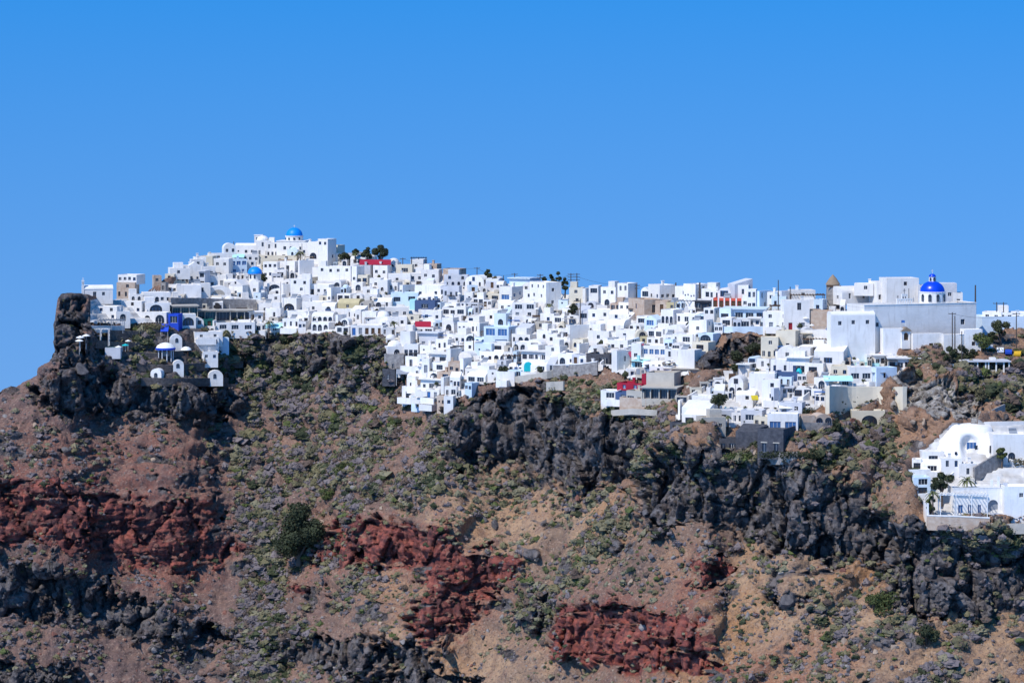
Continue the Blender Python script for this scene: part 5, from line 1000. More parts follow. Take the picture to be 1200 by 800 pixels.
# ------------------------------------------------------------------ near villa: arched front, sculpted cave house
def near_villa():
    D = Dat(1120, 606) + .5; m = D / F; root = link('villa', None, loc=at(1118, 604, D), rot=(0, 0, R(2))); W_ = 61 * m; H_ = 32 * m; d = 7; mb = MB()
    ops = [(W_ * .08, W_ * .08 + 1.0, .1, 2.3, 0, .25, 'B'), (W_ * .27, W_ * .27 + 1.0, .1, 2.3, 0, .25, 'B'), (W_ * .46, W_ * .46 + .7, .1, 2.3, 0, .25, 'B'), (W_ * .66, W_ * .66 + 12 * m, .1, 18.5 * m, 1, .6, 'H')]
    panel(mb, (0, 0, 0), (1, 0, 0), (0, 1, 0), W_, -3, H_, [o[:6] for o in ops]); panel(mb, (W_, 0, 0), (0, 1, 0), (-1, 0, 0), d, -3, H_, []); panel(mb, (0, d, 0), (0, -1, 0), (1, 0, 0), d, -3, H_, []); panel(mb, (W_, d, 0), (-1, 0, 0), (0, -1, 0), W_, -3, H_, [])
    mb.obj('wall', PAL['W'], root); r = MB(); r.box(0, W_, 0, d, H_ - .35, H_ - .3); r.box(-.06, W_ + .06, -.06, .3, H_ + .003, H_ + .16, 0, True); r.obj('roof_terrace', PAL['W'], root)
    for o in ops: link('niche' if o[4] else 'door', pane('a' if o[4] else 'X', o[1] - o[0] + .06, o[3] - o[2], o[6]), root, ((o[0] + o[1]) / 2, o[5], o[2]))
    b = MB(); b.box(-34 * m, W_ * .68, -2.6, -2.3, -2, .35); b.box(-34 * m, -34 * m + .3, -2.3, 2, -2, 3.0); b.obj('terrace_parapet', PAL['W'], root)
    b = MB(); b.box(-34 * m + .3, W_, -2.3, -0.01, -2, -.1); b.obj('terrace_floor', PAL['W'], root)
    b = MB(); b.box(W_ * .68, W_ + .4, -1.2, -.01, -3, .6); b.obj('buttress', PAL['G'], root); b = MB(); b.box(W_ - .6, W_ + .3, -.5, -.01, .61, H_ + 1.2); b.obj('pillar', PAL['G'], root)
    for i, xx in enumerate((44, 52)):
        b = MB(); b.box(xx * m, xx * m + .5, .6, 1.1, H_ + .17, H_ + 12 * m * (0.8 + .3 * i)); b.obj('post', PAL['W'], root)
    tag(root, 'near white villa with arched niche and terrace on the rock point', 'villa')
    # sculpted cave house: a whitewashed rock face with a hollow
    D = Dat(1137, 545) + 2; m = D / F; root = link('cave_house', None, loc=at(1137, 545, D)); nx_, nz_ = 46, 30
    w_, H_ = 66 * m, 47 * m; vs = []; fs = []
    for j in range(nz_ + 1):
        for i in range(nx_ + 1):
            u = i / nx_; v = j / nz_; topz = H_ * (0.98 - 0.62 * max(0, .35 - u) / .35 * 0.7)
            x = (u - .5) * w_; z = v * topz; y = 5.5 * v ** 2.2 + 2.4 * (2 * u - 1) ** 4
            du, dv = (u - .56) / .17, (v - .55) / .26; y += 3.0 * math.exp(-(du * du + dv * dv) ** 1.6); y -= .9 * math.exp(-((u - .30) / .09) ** 2) * (1 - v) + .7 * math.exp(-((u - .86) / .07) ** 2) * (1 - v)
            y += .25 * math.sin(9 * u + 5 * v) * v
            vs.append((x, y, z - 1))
    for j in range(nz_):
        for i in range(nx_): a = j * (nx_ + 1) + i; fs.append((a, a + 1, a + nx_ + 2, a + nx_ + 1))
    n0 = len(vs); top = [nz_ * (nx_ + 1) + i for i in range(nx_ + 1)]
    for i in top: vs.append((vs[i][0], vs[i][1] + 9, vs[i][2] + .6))
    fs += [(top[i], top[i + 1], n0 + i + 1, n0 + i) for i in range(nx_)]
    b = MB(); b.add(vs, fs); b.obj('plastered_rock', PAL['W'], root, smooth=True)
    link('doorway', pane('X', 12 * m, 10 * m, 'B'), root, (.07 * w_, 3.3, 15 * m)); link('window', pane('t', .6, 1.4, 'x'), root, (.15 * w_, 2.9, 14 * m)); link('window', pane('s', .6, .7, 'x'), root, (-.25 * w_, .2, 12 * m)); link('window', pane('t', .6, 1.6, 'x'), root, (.38 * w_, .9, 14 * m))
    tag(root, 'sculpted white cave house with blue-shaded hollow doorway', 'house')
    wall([(1142, 562), (1158, 552), (1176, 541)], 2.6, 'S', 'sloping grey stone wall above the near villa', t=.5, dd=-1)
near_villa()
# open-fronted bar with posts by the parking
def bar():
    D = Dat(1150, 436); m = D / F; root = link('roadside_bar', None, loc=at(1127, 437, D)); W_ = 56 * m; H_ = 13 * m; b = MB(); b.box(W_ * .12, W_ + .3, -.6, 6.0, H_, H_ + .3, 0, True); b.obj('flat_roof', PAL['G'], root)
    b = MB(); b.box(0, W_ * .1, 0, 5, -2, H_ * 1.1); b.box(W_ * .1, W_ * .3, .6, 5, -2, H_ - .01); b.box(W_ * .3, W_, 4, 5, -2, H_ - .01); b.obj('wall', PAL['W'], root); link('door', pane('d', .9, 1.7, 'I'), root, (W_ * .2, .55, 0))
    for f in (.33, .5, .56, .72, .88, .99): c = MB(); c.box(W_ * f - .15, W_ * f + .15, -.2, .1, -2, H_ - .01); c.obj('post', PAL['W'], root)
    b = MB(); b.box(W_ * .62, W_ * .74, 1.5, 3.2, H_ + .31, H_ + .9); b.obj('roof_box', PAL['W'], root); b = MB(); b.box(W_ * .56, W_ * .98, .3, .5, -1.5, .7); b.obj('counter', PAL['P'], root)
    tag(root, 'open-fronted white roadside bar with posts and red door', 'bar')
bar()
# ------------------------------------------------------------------ infill houses where the photograph shows nothing but more white cubes
rf = random.Random(21); covered = np.zeros(GX.shape, np.float32)
def mark(r):
    x0, yt, x1, yb = r; covered[max(0, int((yt - Y0) / ST)):int((yb - Y0) / ST) + 1, max(0, int((x0 - X0) / ST)):int((x1 - X0) / ST) + 1] = 1
for H in HOUSES: mark(H['rect'])
def free(x0, yt, x1, yb):
    a = covered[int((yt - Y0) / ST):int((yb - Y0) / ST) + 1, int((x0 - X0) / ST):int((x1 - X0) / ST) + 1]; return 1 - a.mean() if a.size else 0
PATS = ['1s', '2s', '1t', '2t', '1w', '1d1s', '1a', '1r', '2r', '1o', '1d', '', '1s1w', '1X', '2s', '1A']
for row in range(0, 26):
    y = 304 + row * 6.6
    x = 196.0 + rf.uniform(0, 6)
    while x < 1060:
        wpx = rf.uniform(8, 17); hpx = rf.uniform(7, 12); yb = y + rf.uniform(-3, 3); yt = yb - hpx
        ix, iy = int((x + wpx / 2 - X0) / ST), int((yb - Y0) / ST)
        fr_ = free(x, yt, x + wpx, yb)
        if VILL[iy, ix] and VILL[min(iy + 1, VILL.shape[0] - 1), ix] and yt > interp(SKY, x + wpx / 2) - 6 and fr_ > 0.30:
            sd = rf.choice([0, 0, 0, rf.uniform(3, 7), rf.uniform(3, 7), -rf.uniform(2, 4)])
            if abs(sd) > wpx * .6: sd = 0
            c = rf.choices('WWWWWWCBGP', k=1)[0]; rfm = rf.choices(['f', 'v', 'V', 'n', 'h', 's'], [12, 3, 2, 1, 1, 1])[0]
            house(x, x + wpx, yt, yb, sd, rf.choice(PATS), c + rfm, cluster=len([1 for H in HOUSES if H['roof'] == 'f']) > 293 or wpx * hpx < 95); mark((x, yt, x + wpx, yb))
        x += wpx * 0.5
for i in range(520):                                     # low court walls, sheds, cisterns and stair heads between the houses
    x = rf.uniform(200, 1050); y = rf.uniform(305, 480); ix, iy = int((x - X0) / ST), int((y - Y0) / ST); w_ = rf.uniform(4, 9); hp = rf.uniform(2.5, 6)
    if not VILL[iy, ix] or not VILL[iy + 2, ix] or y < interp(SKY, x) + 6: continue
    if free(x, y - hp, x + w_, y) < .12 and rf.random() < .75: continue
    sd = rf.choice([0, 0, w_ * .4, w_ * .7, -w_ * .3]); house(x, x + w_, y - hp, y, sd, rf.choice(['', '1s', '1d', '', '1o', '1t', '2s', '']), rf.choice('WWWWGCBPPN') + rf.choice('ffffvs'), cluster=True, extra=False, depth=rf.uniform(2, 4))
CL_END = 1
for i in range(260):                                     # railings, sun sails, tanks and benches on the courts
    x = rf.uniform(205, 1050); y = rf.uniform(308, 480); ix, iy = int((x - X0) / ST), int((y - Y0) / ST)
    if not VILL[iy, ix] or not VILL[iy + 2, ix] or y < interp(SKY, x) + 6: continue
    D = Dat(x, y) - rf.uniform(1.5, 3.5); o_ = at(x, y, D); q = rf.random(); m_ = rf.choice([M_WOOD, M_GREYP, M_THATCH, M_METAL, PAL['N'], PAL['P'], M_BLUEP, M_POLE])
    if m_ not in CLM: CLM.append(m_)
    k = CLM.index(m_); w_ = rf.uniform(1.5, 4)
    if q < .45:
        CL.box(o_.x, o_.x + w_, o_.y, o_.y + 2, o_.z + 2.0, o_.z + 2.12, k, True)
        for xx in (0, w_ - .1): CL.box(o_.x + xx, o_.x + xx + .1, o_.y, o_.y + .1, o_.z - 1, o_.z + 2.0, k)
    elif q < .75:
        CL.box(o_.x, o_.x + w_, o_.y, o_.y + .05, o_.z + .95, o_.z + 1.0, k, True)
        for t in range(int(w_ / .35) + 1): CL.box(o_.x + t * .35, o_.x + t * .35 + .05, o_.y, o_.y + .05, o_.z - .6, o_.z + .95, k)
    else: CL.box(o_.x, o_.x + rf.uniform(.6, 1.6), o_.y, o_.y + .8, o_.z - .6, o_.z + rf.uniform(.5, 1.0), k)
me = CL.mesh('house_cluster', CLM); o = link('house_cluster', me); o['kind'] = 'stuff'; tag(o, 'jumble of small white sheds, courts and back rooms between the houses', 'buildings')
# ------------------------------------------------------------------ labels that single houses out: look, then rank by the nearest landmark
MARKS = [('the cape chapel', 115, 342, 700), ('the azure-domed hilltop church', 341, 290, 0), ('the gabled azure-domed church', 280, 338, 0), ('the restaurant terraces', 250, 370, 0), ('the stepped villa', 246, 402, 0), ('the crest trees', 440, 300, 0),
         ('the ochre vault', 408, 357, 0), ('the crimson awning', 495, 382, 0), ('the grey stone building', 462, 427, 0), ('the big blue-windowed house', 580, 392, 0), ('the teal arch', 619, 430, 0), ('the tall corner house', 640, 345, 0),
         ('the blank shaded wall', 680, 392, 0), ('the black terrace house', 700, 421, 0), ('the tan stone house', 757, 359, 0), ('the orange-red house', 852, 355, 0), ('the crimson house', 738, 452, 0), ('the lava outcrop', 850, 415, 0), ('the windmill', 976, 345, 0),
         ('the cream house', 903, 408, 0), ('the turquoise pool', 862, 475, 0), ('the black villa', 900, 515, 0), ('the raised aqua pool', 1018, 426, 0), ('the cobalt-domed church', 1107, 365, 0), ('the sculpted cave house', 1137, 525, 0), ('the spur foot', 505, 470, 0)]
NUM = ['no', 'one', 'two', 'three', 'four', 'five', 'six', 'seven', 'eight', 'nine', 'ten']
ORD = ['nearest', 'second', 'third', 'fourth', 'fifth', 'sixth', 'seventh', 'eighth', 'ninth', 'tenth', 'eleventh', 'twelfth'] + ['%dth' % i for i in range(13, 60)]
RF = {'f': 'flat-roofed', 'v': 'vaulted', 'V': 'long-vaulted', 'g': 'gabled', 'n': 'slab-roofed', 's': 'lean-to', 'h': 'small-domed'}
sect = {}
for H in HOUSES:
    best = min(MARKS, key=lambda q: (H['x'] - q[1]) ** 2 + (1.6 * (H['y'] - q[2])) ** 2); H['mk'] = best
    dx, dy = H['x'] - best[1], 1.6 * (H['y'] - best[2])
    H['dir'] = ('downhill from' if dy > 0 else 'uphill from') if abs(dy) > abs(dx) else ('cape-side of' if dx < 0 else 'inland of')
    sect.setdefault((best[0], H['dir']), []).append((dx * dx + dy * dy, id(H), H))
for k, v in sect.items():
    for i, (_, _, H) in enumerate(sorted(v, key=lambda q: q[:2])):
        n = H['nw'] + H['nd']; what = 'with %s %s' % (NUM[min(n, 10)], 'opening' if n == 1 else 'openings') if n else 'with blank walls'
        if H['ex'] and 'chimney' in H['ex']: what += ' and chimney'
        auto = '%s %s house %s, %s %s %s' % (WORD[H['wallc']], RF[H['roof']], what, ORD[i], k[1], k[0])
        tag(H['o'], H['label'] or auto, H['cat'], 'houses of the hill village' if H['cat'] == 'house' else None)
# ------------------------------------------------------------------ utility poles and wires
def pole(px, yt, yb, label, arms=1, r=.16, gy=None, dd=0, twin=False):
    D = Dat(px, gy or yb) + dd; m = D / F; root = link('utility_pole', None, loc=at(px, yb, D)); H_ = (yb - yt) * m
    b = MB(); b.tube((0, 0, -2), (0, 0, H_), r, r * .7); b.obj('mast', M_POLE, root)
    if twin: b = MB(); b.tube((twin * m, 0, -2), (twin * m if twin > 6 else .2, 0, H_), r, r * .7); b.obj('mast', M_POLE, root)
    for i in range(arms):
        c = MB(); z = H_ - .4 - .8 * i; e = (twin * m if twin and twin > 6 else 0); c.box(-.9, .9 + e, -.07, .07, z, z + .14, 0, True); c.obj('crossarm', M_POLE, root)
        for xx in (-.8, .8): q = MB(); q.tube((xx, 0, z + .14), (xx, 0, z + .36), .06, .04, 5); q.obj('insulator', M_GREYP, root)
    tag(root, label, 'utility pole'); return at(px, yt + 1.5, D)
pl = {}
for k, (px, yt, yb, lb, ar, kw) in enumerate([(472, 302, 322, 'timber utility pole beside the dark rooftop pergola', 1, {}), (559, 313, 330, 'timber utility pole on the crest left of the pine', 1, {}), (603, 320, 335, 'timber utility pole on the crest above the pale blue roof', 1, {}), (590, 323, 334, 'short utility pole between the pine and the blue roof', 0, {}),
        (633, 321, 336, 'utility pole with insulators left of the dark crest trees', 2, {}), (669, 320, 345, 'tall twin utility pole with crossarms right of the crest trees', 3, dict(twin=7)), (746, 333, 352, 'dark utility pole behind the tan stone house', 2, {}), (792, 331, 352, 'timber pole standing between crest houses', 0, dict(r=.22)),
        (820, 331, 358, 'thick timber pole beside the orange-red house', 0, dict(r=.3)), (912, 328, 368, 'tall slim pole at the dark pergola', 0, {}), (926, 336, 350, 'short pole on the crest roofs', 0, {}), (1047, 330, 356, 'timber pole before the big grey crest wall', 0, dict(r=.22)), (1065, 338, 358, 'thin pole on the church parapet', 0, dict(r=.1)),
        (1143, 334, 362, 'tall thick pole behind the cobalt-domed church', 0, dict(r=.24)), (1168, 354, 374, 'twin pole frame with wide crossarm on the far crest', 1, dict(twin=8)), (1116, 366, 418, 'leaning timber pole in front of the church corner', 1, dict(dd=-3)), (1119, 370, 420, 'second timber pole leaning against the church-corner pole', 0, dict(dd=-2.5)),
        (1127, 388, 432, 'timber pole beside the roadside bar', 0, dict(dd=-1)), (1191, 366, 410, 'tall timber pole by the parked cars', 1, {}), (354, 285, 304, 'slim pole in front of the hilltop church', 0, {}), (274, 283, 300, 'slim pole at the big hilltop vault', 0, {}), (329, 330, 368, 'thin lamp mast among the upper houses', 0, dict(r=.09)),
        (555, 391, 416, 'slim timber pole beside the half-vaulted house', 0, {}), (599, 386, 418, 'leaning timber pole among the middle houses', 0, {}), (680, 350, 380, 'timber pole below the green crest bush', 0, {}), (862, 450, 470, 'white lamp post by the pool villa', 0, dict(r=.08))]):
    pl[px] = pole(px, yt, yb, lb, ar, **kw)
def wire(a, b, label, sag=1.0):
    root = MB(); pts = []
    for i in range(13):
        t = i / 12; p = a.lerp(b, t); p.z -= sag * 4 * t * (1 - t); pts.append(p - a)
    for p, q in zip(pts[:-1], pts[1:]): root.tube(p, q, .035, n=4, cap=False)
    tag(root.obj('power_line', M_METAL, loc=a), label, 'cable', 'power lines along the crest')
for a, b in ((472, 559), (559, 603), (603, 633), (633, 669), (669, 746), (1116, 1191), (746, 792)): wire(pl[a], pl[b], 'thin sagging power line strung between crest poles')
wire(at(436, 303, Dat(440, 320)), pl[472], 'thin sagging power line strung between crest poles', .3)
# ------------------------------------------------------------------ plants
def leafcloud(blobs, n, size, rnd, flat=1.0):
    """leaf-sized triangles through the volume of several blobs -> verts (n*3,3)"""
    bl = np.array(blobs); wts = bl[:, 3] ** 2; k = rnd.choice(len(bl), n, p=wts / wts.sum())
    d = rnd.normal(size=(n, 3)); d /= np.linalg.norm(d, axis=1, keepdims=True); rr = bl[k, 3] * (0.45 + 0.55 * rnd.random(n) ** 0.6)
    c = bl[k, :3] + d * rr[:, None] * np.array([1, 1, flat])
    nrm = d + rnd.normal(size=(n, 3)) * .55; nrm /= np.linalg.norm(nrm, axis=1, keepdims=True)
    u = np.cross(nrm, rnd.normal(size=(n, 3))); u /= np.linalg.norm(u, axis=1, keepdims=True); v = np.cross(nrm, u); s = size * (0.6 + 0.8 * rnd.random(n))[:, None]
    return np.stack([c - u * s * .5 - v * s * .35, c + u * s * .5 - v * s * .35, c + v * s * .6], 1).reshape(-1, 3)
def tri_mesh(name, V_, m_):
    me = bpy.data.meshes.new(name); n = len(V_); me.vertices.add(n); me.vertices.foreach_set('co', V_.astype(np.float32).ravel()); me.loops.add(n); me.loops.foreach_set('vertex_index', np.arange(n, dtype=np.int32))
    me.polygons.add(n // 3); me.polygons.foreach_set('loop_start', np.arange(0, n, 3, dtype=np.int32)); me.polygons.foreach_set('loop_total', np.full(n // 3, 3, np.int32)); me.update(calc_edges=True)
    for q in (m_ if isinstance(m_, list) else [m_]): me.materials.append(q)
    return me
def tree(px, yb, yt, wpx, leaf, label, gy=None, dd=0, trunk=.35, seed=1, kind='round', density=900, ls=.36):
    rn = np.random.default_rng(seed); r_ = random.Random(seed); D = Dat(px, gy or yb) + dd; m = D / F; root = link('tree', None, loc=at(px, yb, D)); H_ = (yb - yt) * m; W_ = wpx * m / 2
    b = MB(); th = H_ * trunk; b.tube((0, 0, -1.5), (.1, 0, th), .05 * H_ + .05, .035 * H_ + .04); limbs = []
    nb = 8 if kind == 'round' else 7; blobs = []
    for i in range(nb):
        t = 2 * math.pi * i / nb + r_.uniform(-.4, .4); f = r_.uniform(.3, .75)
        c = Vector((W_ * f * math.cos(t), W_ * f * math.sin(t) * .9, th + (H_ - th) * r_.uniform(.2, .72))); b.tube((.1, 0, th * r_.uniform(.7, 1)), c, .022 * H_ + .03, .015); blobs.append((c.x, c.y, c.z, W_ * r_.uniform(.28, .55)))
    c = Vector((r_.uniform(-.2, .2) * W_, 0, H_ - W_ * .4)); b.tube((.1, 0, th), c, .03 * H_, .02); blobs.append((c.x, c.y, c.z, W_ * .42)); b.obj('trunk', M_BARK, root)
    link('crown', tri_mesh('crown', leafcloud(blobs, density, ls, rn, .85), leaf), root); return tag(root, label, 'tree')
tree(430, 309, 289, 13, LEAF[2], 'slim dark pine beside the bigger crest pine', gy=316, seed=3, trunk=.15, density=1300); tree(446, 311, 286, 21, LEAF[2], 'broad dark pine above the crimson roof canopy', gy=318, seed=4, trunk=.15, density=2200)
tree(416, 306, 291, 9, LEAF[2], 'small dark tree at the edge of the hilltop', gy=312, seed=5); tree(403, 310, 295, 16, LEAF[2], 'low dark trees behind the tall tower house', gy=312, seed=6, trunk=.2); tree(572, 332, 315, 12, LEAF[2], 'dark pine on the crest beside the rock mound', gy=336, seed=7, trunk=.12, density=1300); tree(580, 334, 323, 10, LEAF[1], 'low olive bush tree beside the crest pine', gy=336, seed=8, trunk=.2)
tree(655, 340, 318, 11, LEAF[2], 'tall dark crest tree over the corner house', gy=350, seed=9, trunk=.12, density=1300); tree(646, 338, 321, 9, LEAF[2], 'shorter dark crest tree behind the corner house', gy=350, seed=10, trunk=.12, density=1300); tree(662, 343, 325, 10, LEAF[2], 'dark tree between the corner house and twin poles', gy=352, seed=12, trunk=.12, density=1300); tree(638, 335, 324, 6, LEAF[2], 'small dark tree beside the insulator pole', gy=350, seed=13)
tree(671, 372, 355, 14, LEAF[2], 'round green tree below the crest houses', seed=14, trunk=.2, dd=-3); tree(842, 483, 460, 20, LEAF[2], 'dark pine in the courtyard of the pool villa', seed=15, trunk=.35, dd=-2, density=1200)
tree(1150, 416, 388, 30, LEAF[3], 'broad round green tree beside the church corner', seed=16, trunk=.3, dd=-2, density=1900); tree(1172, 402, 374, 22, LEAF[2], 'tall dark green tree below the far grey wall', seed=17, trunk=.2, density=1500); tree(1163, 403, 388, 14, LEAF[2], 'low dark tree left of the tall dark tree', seed=18, trunk=.2); tree(1112, 431, 405, 20, LEAF[2], 'dark green tree in front of the leaning poles', seed=19, trunk=.15, density=1300)
tree(1126, 428, 403, 22, LEAF[2], 'dark green tree beside the bar pole', seed=20, trunk=.15, density=1300, dd=1); tree(1139, 424, 408, 16, LEAF[2], 'low dark green tree behind the roadside bar', seed=21, trunk=.15); tree(308, 334, 319, 12, LEAF[2], 'dark green tree below the hilltop terraces', seed=22, trunk=.2, dd=-3); tree(1042, 498, 482, 15, LEAF[3], 'bright green bush tree by the tan retaining wall', seed=23, trunk=.15, dd=-3)
tree(980, 514, 490, 14, LEAF[2], 'rounded grey-green tree on the roadside wall', seed=24, trunk=.2, dd=-5); tree(1103, 585, 552, 26, LEAF[2], 'big dark leafy tree beside the near villa', seed=25, trunk=.3, dd=-2, density=1900); tree(1174, 540, 524, 14, LEAF[3], 'round green shrub tree in the cave house court', seed=26, trunk=.15, dd=-3); tree(1090, 604, 580, 14, LEAF[3], 'bright green shrub tree at the villa terrace corner', seed=27, trunk=.1, dd=-2)
tree(1150, 472, 455, 16, LEAF[1], 'olive bush beside the pale rubble slope', seed=28, trunk=.1); tree(883, 415, 401, 20, LEAF[2], 'dark green bush tree beside the cream house', seed=29, trunk=.1, dd=-2); tree(864, 424, 410, 18, LEAF[2], 'green bush below the lava outcrop', seed=30, trunk=.1, dd=-2); tree(865, 436, 424, 20, LEAF[2], 'wide dark green bush on the stone terrace', seed=31, trunk=.1, dd=-2)
tree(350, 656, 586, 66, LEAF[2], 'very large dark green shrub on the red cliff shoulder', seed=32, trunk=.04, density=8500, ls=.55, dd=-2); tree(402, 560, 540, 22, LEAF[3], 'bright green round bush on the central slope', seed=33, trunk=.08, density=1000); tree(385, 588, 570, 22, LEAF[3], 'fresh green bush above the very large dark shrub', seed=34, trunk=.08, density=1000); tree(1085, 760, 730, 34, LEAF[2], 'large round dark green bush on the near orange slope', seed=35, trunk=.08, density=2200)
tree(1030, 725, 690, 40, LEAF[3], 'big fresh green thicket in the near gully', seed=36, trunk=.05, density=2400); tree(590, 440, 428, 16, LEAF[2], 'dark green bush in front of the teal doors', seed=37, trunk=.1, dd=-2); tree(398, 386, 376, 12, LEAF[5], 'brown bush beside the pediment house', seed=38, trunk=.1, dd=-2)
def palm(px, yb, yt, wpx, label, seed, dd=-2):
    r_ = random.Random(seed); D = Dat(px, yb) + dd; m = D / F; root = link('palm_tree', None, loc=at(px, yb, D)); H_ = (yb - yt) * m * .75; L_ = wpx * m * .55; b = MB(); b.tube((0, 0, -1), (.05, 0, H_), .2, .15); b.obj('trunk', M_BARK, root); f = MB()
    for i in range(22):
        t = 2 * math.pi * i / 22 + r_.uniform(-.15, .15); e = r_.uniform(-.1, .9); p0 = Vector((.05, 0, H_)); d = Vector((math.cos(t), math.sin(t), 0)); s = Vector((-math.sin(t), math.cos(t), 0))
        pts = [p0 + d * (L_ * q * (1 - .15 * e)) + Vector((0, 0, L_ * (e * q - .75 * q * q))) for q in (0, .33, .66, 1)]
        for q, (a, c) in enumerate(zip(pts[:-1], pts[1:])):
            w0, w1 = (.10, .22, .16, .02)[q], (.22, .16, .02, 0)[q]; f.add([a - s * w0, a + s * w0, c + s * w1 * 1.0 + Vector((0, 0, .02)), c - s * w1], [(0, 1, 2, 3)])
    f.obj('fronds', mat('palm_leaf', (.12, .13, .05), .7, scale=1), root); return tag(root, label, 'palm tree')
for a in [(462, 392, 374, 13, 'small palm between white terraces above the bluff', 41), (352, 306, 292, 14, 'palm in front of the hilltop church', 42), (349, 306, 294, 10, 'smaller palm beside the hilltop church palm', 43), (315, 392, 372, 14, 'palm at the terrace edge above the bushes', 44), (1093, 606, 568, 22, 'tall palm beside the near villa terrace', 45), (1133, 580, 556, 26, 'orange-tinged palm behind the near villa pergola', 46), (416, 312, 292, 11, 'palm beside the crest pines', 47), (853, 500, 484, 10, 'small dark palm below the pool', 48), (643, 372, 352, 14, 'bushy palm below the tall corner house', 49), (1014, 506, 490, 10, 'spiky yucca plant before the tan wall arch', 50)]: palm(*a)
# ---- shrubs: density by slope
from collections import defaultdict
def fld(pts, v): return (pts, v)
DEN = np.full(GX.shape, 0.30)
for pts, v in [([(270, 430), (520, 440), (520, 560), (440, 640), (330, 812), (200, 812), (290, 640), (270, 500)], 1.0), ([(268, 395), (455, 395), (470, 445), (290, 440)], .95), ([(110, 385), (270, 395), (280, 449), (170, 449)], .6), ([(640, 430), (760, 450), (790, 500), (640, 480)], .95), ([(745, 500), (850, 520), (940, 530), (840, 560), (760, 560)], .9),
               ([(930, 505), (1060, 505), (1060, 560), (1030, 600), (930, 545)], 1.0), ([(1020, 430), (1200, 430), (1200, 500), (1060, 440)], .9), ([(1085, 605), (1200, 612), (1200, 660), (1100, 640)], .7), ([(720, 570), (760, 600), (640, 740), (560, 760), (640, 660)], .95), ([(1000, 650), (1060, 700), (980, 780), (900, 790), (960, 720)], .7),
               ([(0, 490), (270, 495), (260, 560), (0, 555)], .32), ([(510, 545), (640, 550), (640, 590), (520, 575)], .7), ([(560, 570), (700, 590), (600, 690), (460, 690)], .33), ([(1000, 730), (1200, 725), (1200, 812), (1000, 812)], .45), ([(830, 620), (950, 660), (930, 740), (800, 720)], .35), ([(0, 735), (280, 755), (250, 812), (0, 812)], .35)]: DEN[poly(pts)] = v
DEN[RED] *= .12; DEN[PALE | EARTH] = .05; DEN[VILL] = 0
BL = BLACK & ~poly([(268, 395), (455, 395), (470, 445), (290, 440)]); DEN[BL] *= .28
DEN = blur(DEN, 15, 9); DEN = np.where(VILL, 0, DEN); ag = np.where(GX > 330, 0.85, 0.15); u_ = GX * np.cos(ag) + GY * np.sin(ag); v_ = -GX * np.sin(ag) + GY * np.cos(ag); clump = 0.45 + 1.0 * fbm(u_ / 17.0, v_ / 62.0, GX * 0.0, 3, 301) + 0.35 * fbm(GX / 9.0, GY / 7.0, GX * 0.0, 2, 307); CEN = blur(union([[(275, 435), (520, 445), (520, 560), (450, 640), (340, 812), (210, 812), (290, 640)]]), 20, 15); clump = clump + .35 * CEN
DEN = np.clip(DEN * np.clip(clump + .10, .04, 1.7), 0, 1)
for pts, v in [([(645, 432), (700, 440), (745, 452), (720, 482), (640, 468)], .75), ([(930, 508), (1060, 508), (1050, 560), (930, 545)], .7), ([(515, 545), (640, 552), (640, 585), (530, 572)], .6), ([(735, 575), (752, 595), (640, 740), (575, 760), (640, 660)], .6), ([(1090, 612), (1210, 615), (1210, 650), (1110, 640)], .55), ([(1120, 430), (1210, 436), (1210, 475), (1150, 470)], .7), ([(752, 505), (790, 510), (770, 560), (748, 560)], .7)]:
    DEN = np.maximum(DEN, v * np.clip(blur(poly(pts), 6, 5) * (1 + .5 * fbm(GX / 12.0, GY / 9.0, GX * 0.0, 2, 309)), 0, 1))
DEN = np.where(VILL, 0, DEN)
def cushion(seed, sub, leaves, lsize):
    """a lumpy low dome of foliage with loose sprigs standing out of it"""
    rn = np.random.default_rng(seed); bm = bmesh.new(); bmesh.ops.create_icosphere(bm, subdivisions=sub, radius=1); bmesh.ops.triangulate(bm, faces=bm.faces)
    co = np.array([v.co for v in bm.verts]); n = fbm(co[:, 0] * 1.7 + seed, co[:, 1] * 1.7, co[:, 2] * 1.7, 3, seed, .7); co = co * (0.80 + .34 * n + .10 * rn.normal(size=len(co)))[:, None]; co[:, 2] = np.where(co[:, 2] < 0, co[:, 2] * .35, co[:, 2] * .9)
    fs = np.array([[v.index for v in f.verts] for f in bm.faces]); fs = fs[co[fs].mean(1)[:, 2] > -.22]; V_ = co[fs].reshape(-1, 3); bm.free()
    if leaves: V_ = np.concatenate([V_, leafcloud([(0, 0, .1, 1.02)], leaves, lsize, rn, .8)])
    return V_
SMALL = [cushion(500 + i, 1, 46, .28) for i in range(12)]; BIG = [cushion(600 + i, 3, 110, .16) for i in range(8)]
BIGM = {}
def bigmesh(v, k):
    if (v, k) not in BIGM: BIGM[(v, k)] = tri_mesh('shrub', BIG[v], LEAF[k])
    return BIGM[(v, k)]
cand = []; rs = random.Random(77); tries = 0
PXl = PX
def surf(px, py):
    j = min(NC - 1, max(0, int(np.searchsorted(PX, px)))); i = int(round((900 - py) / (900 - YT[j]) * (NR - 1))); i = max(0, min(NR - 1, i)); return Vector((WX[i, j], WY[i, j], WZ[i, j]))
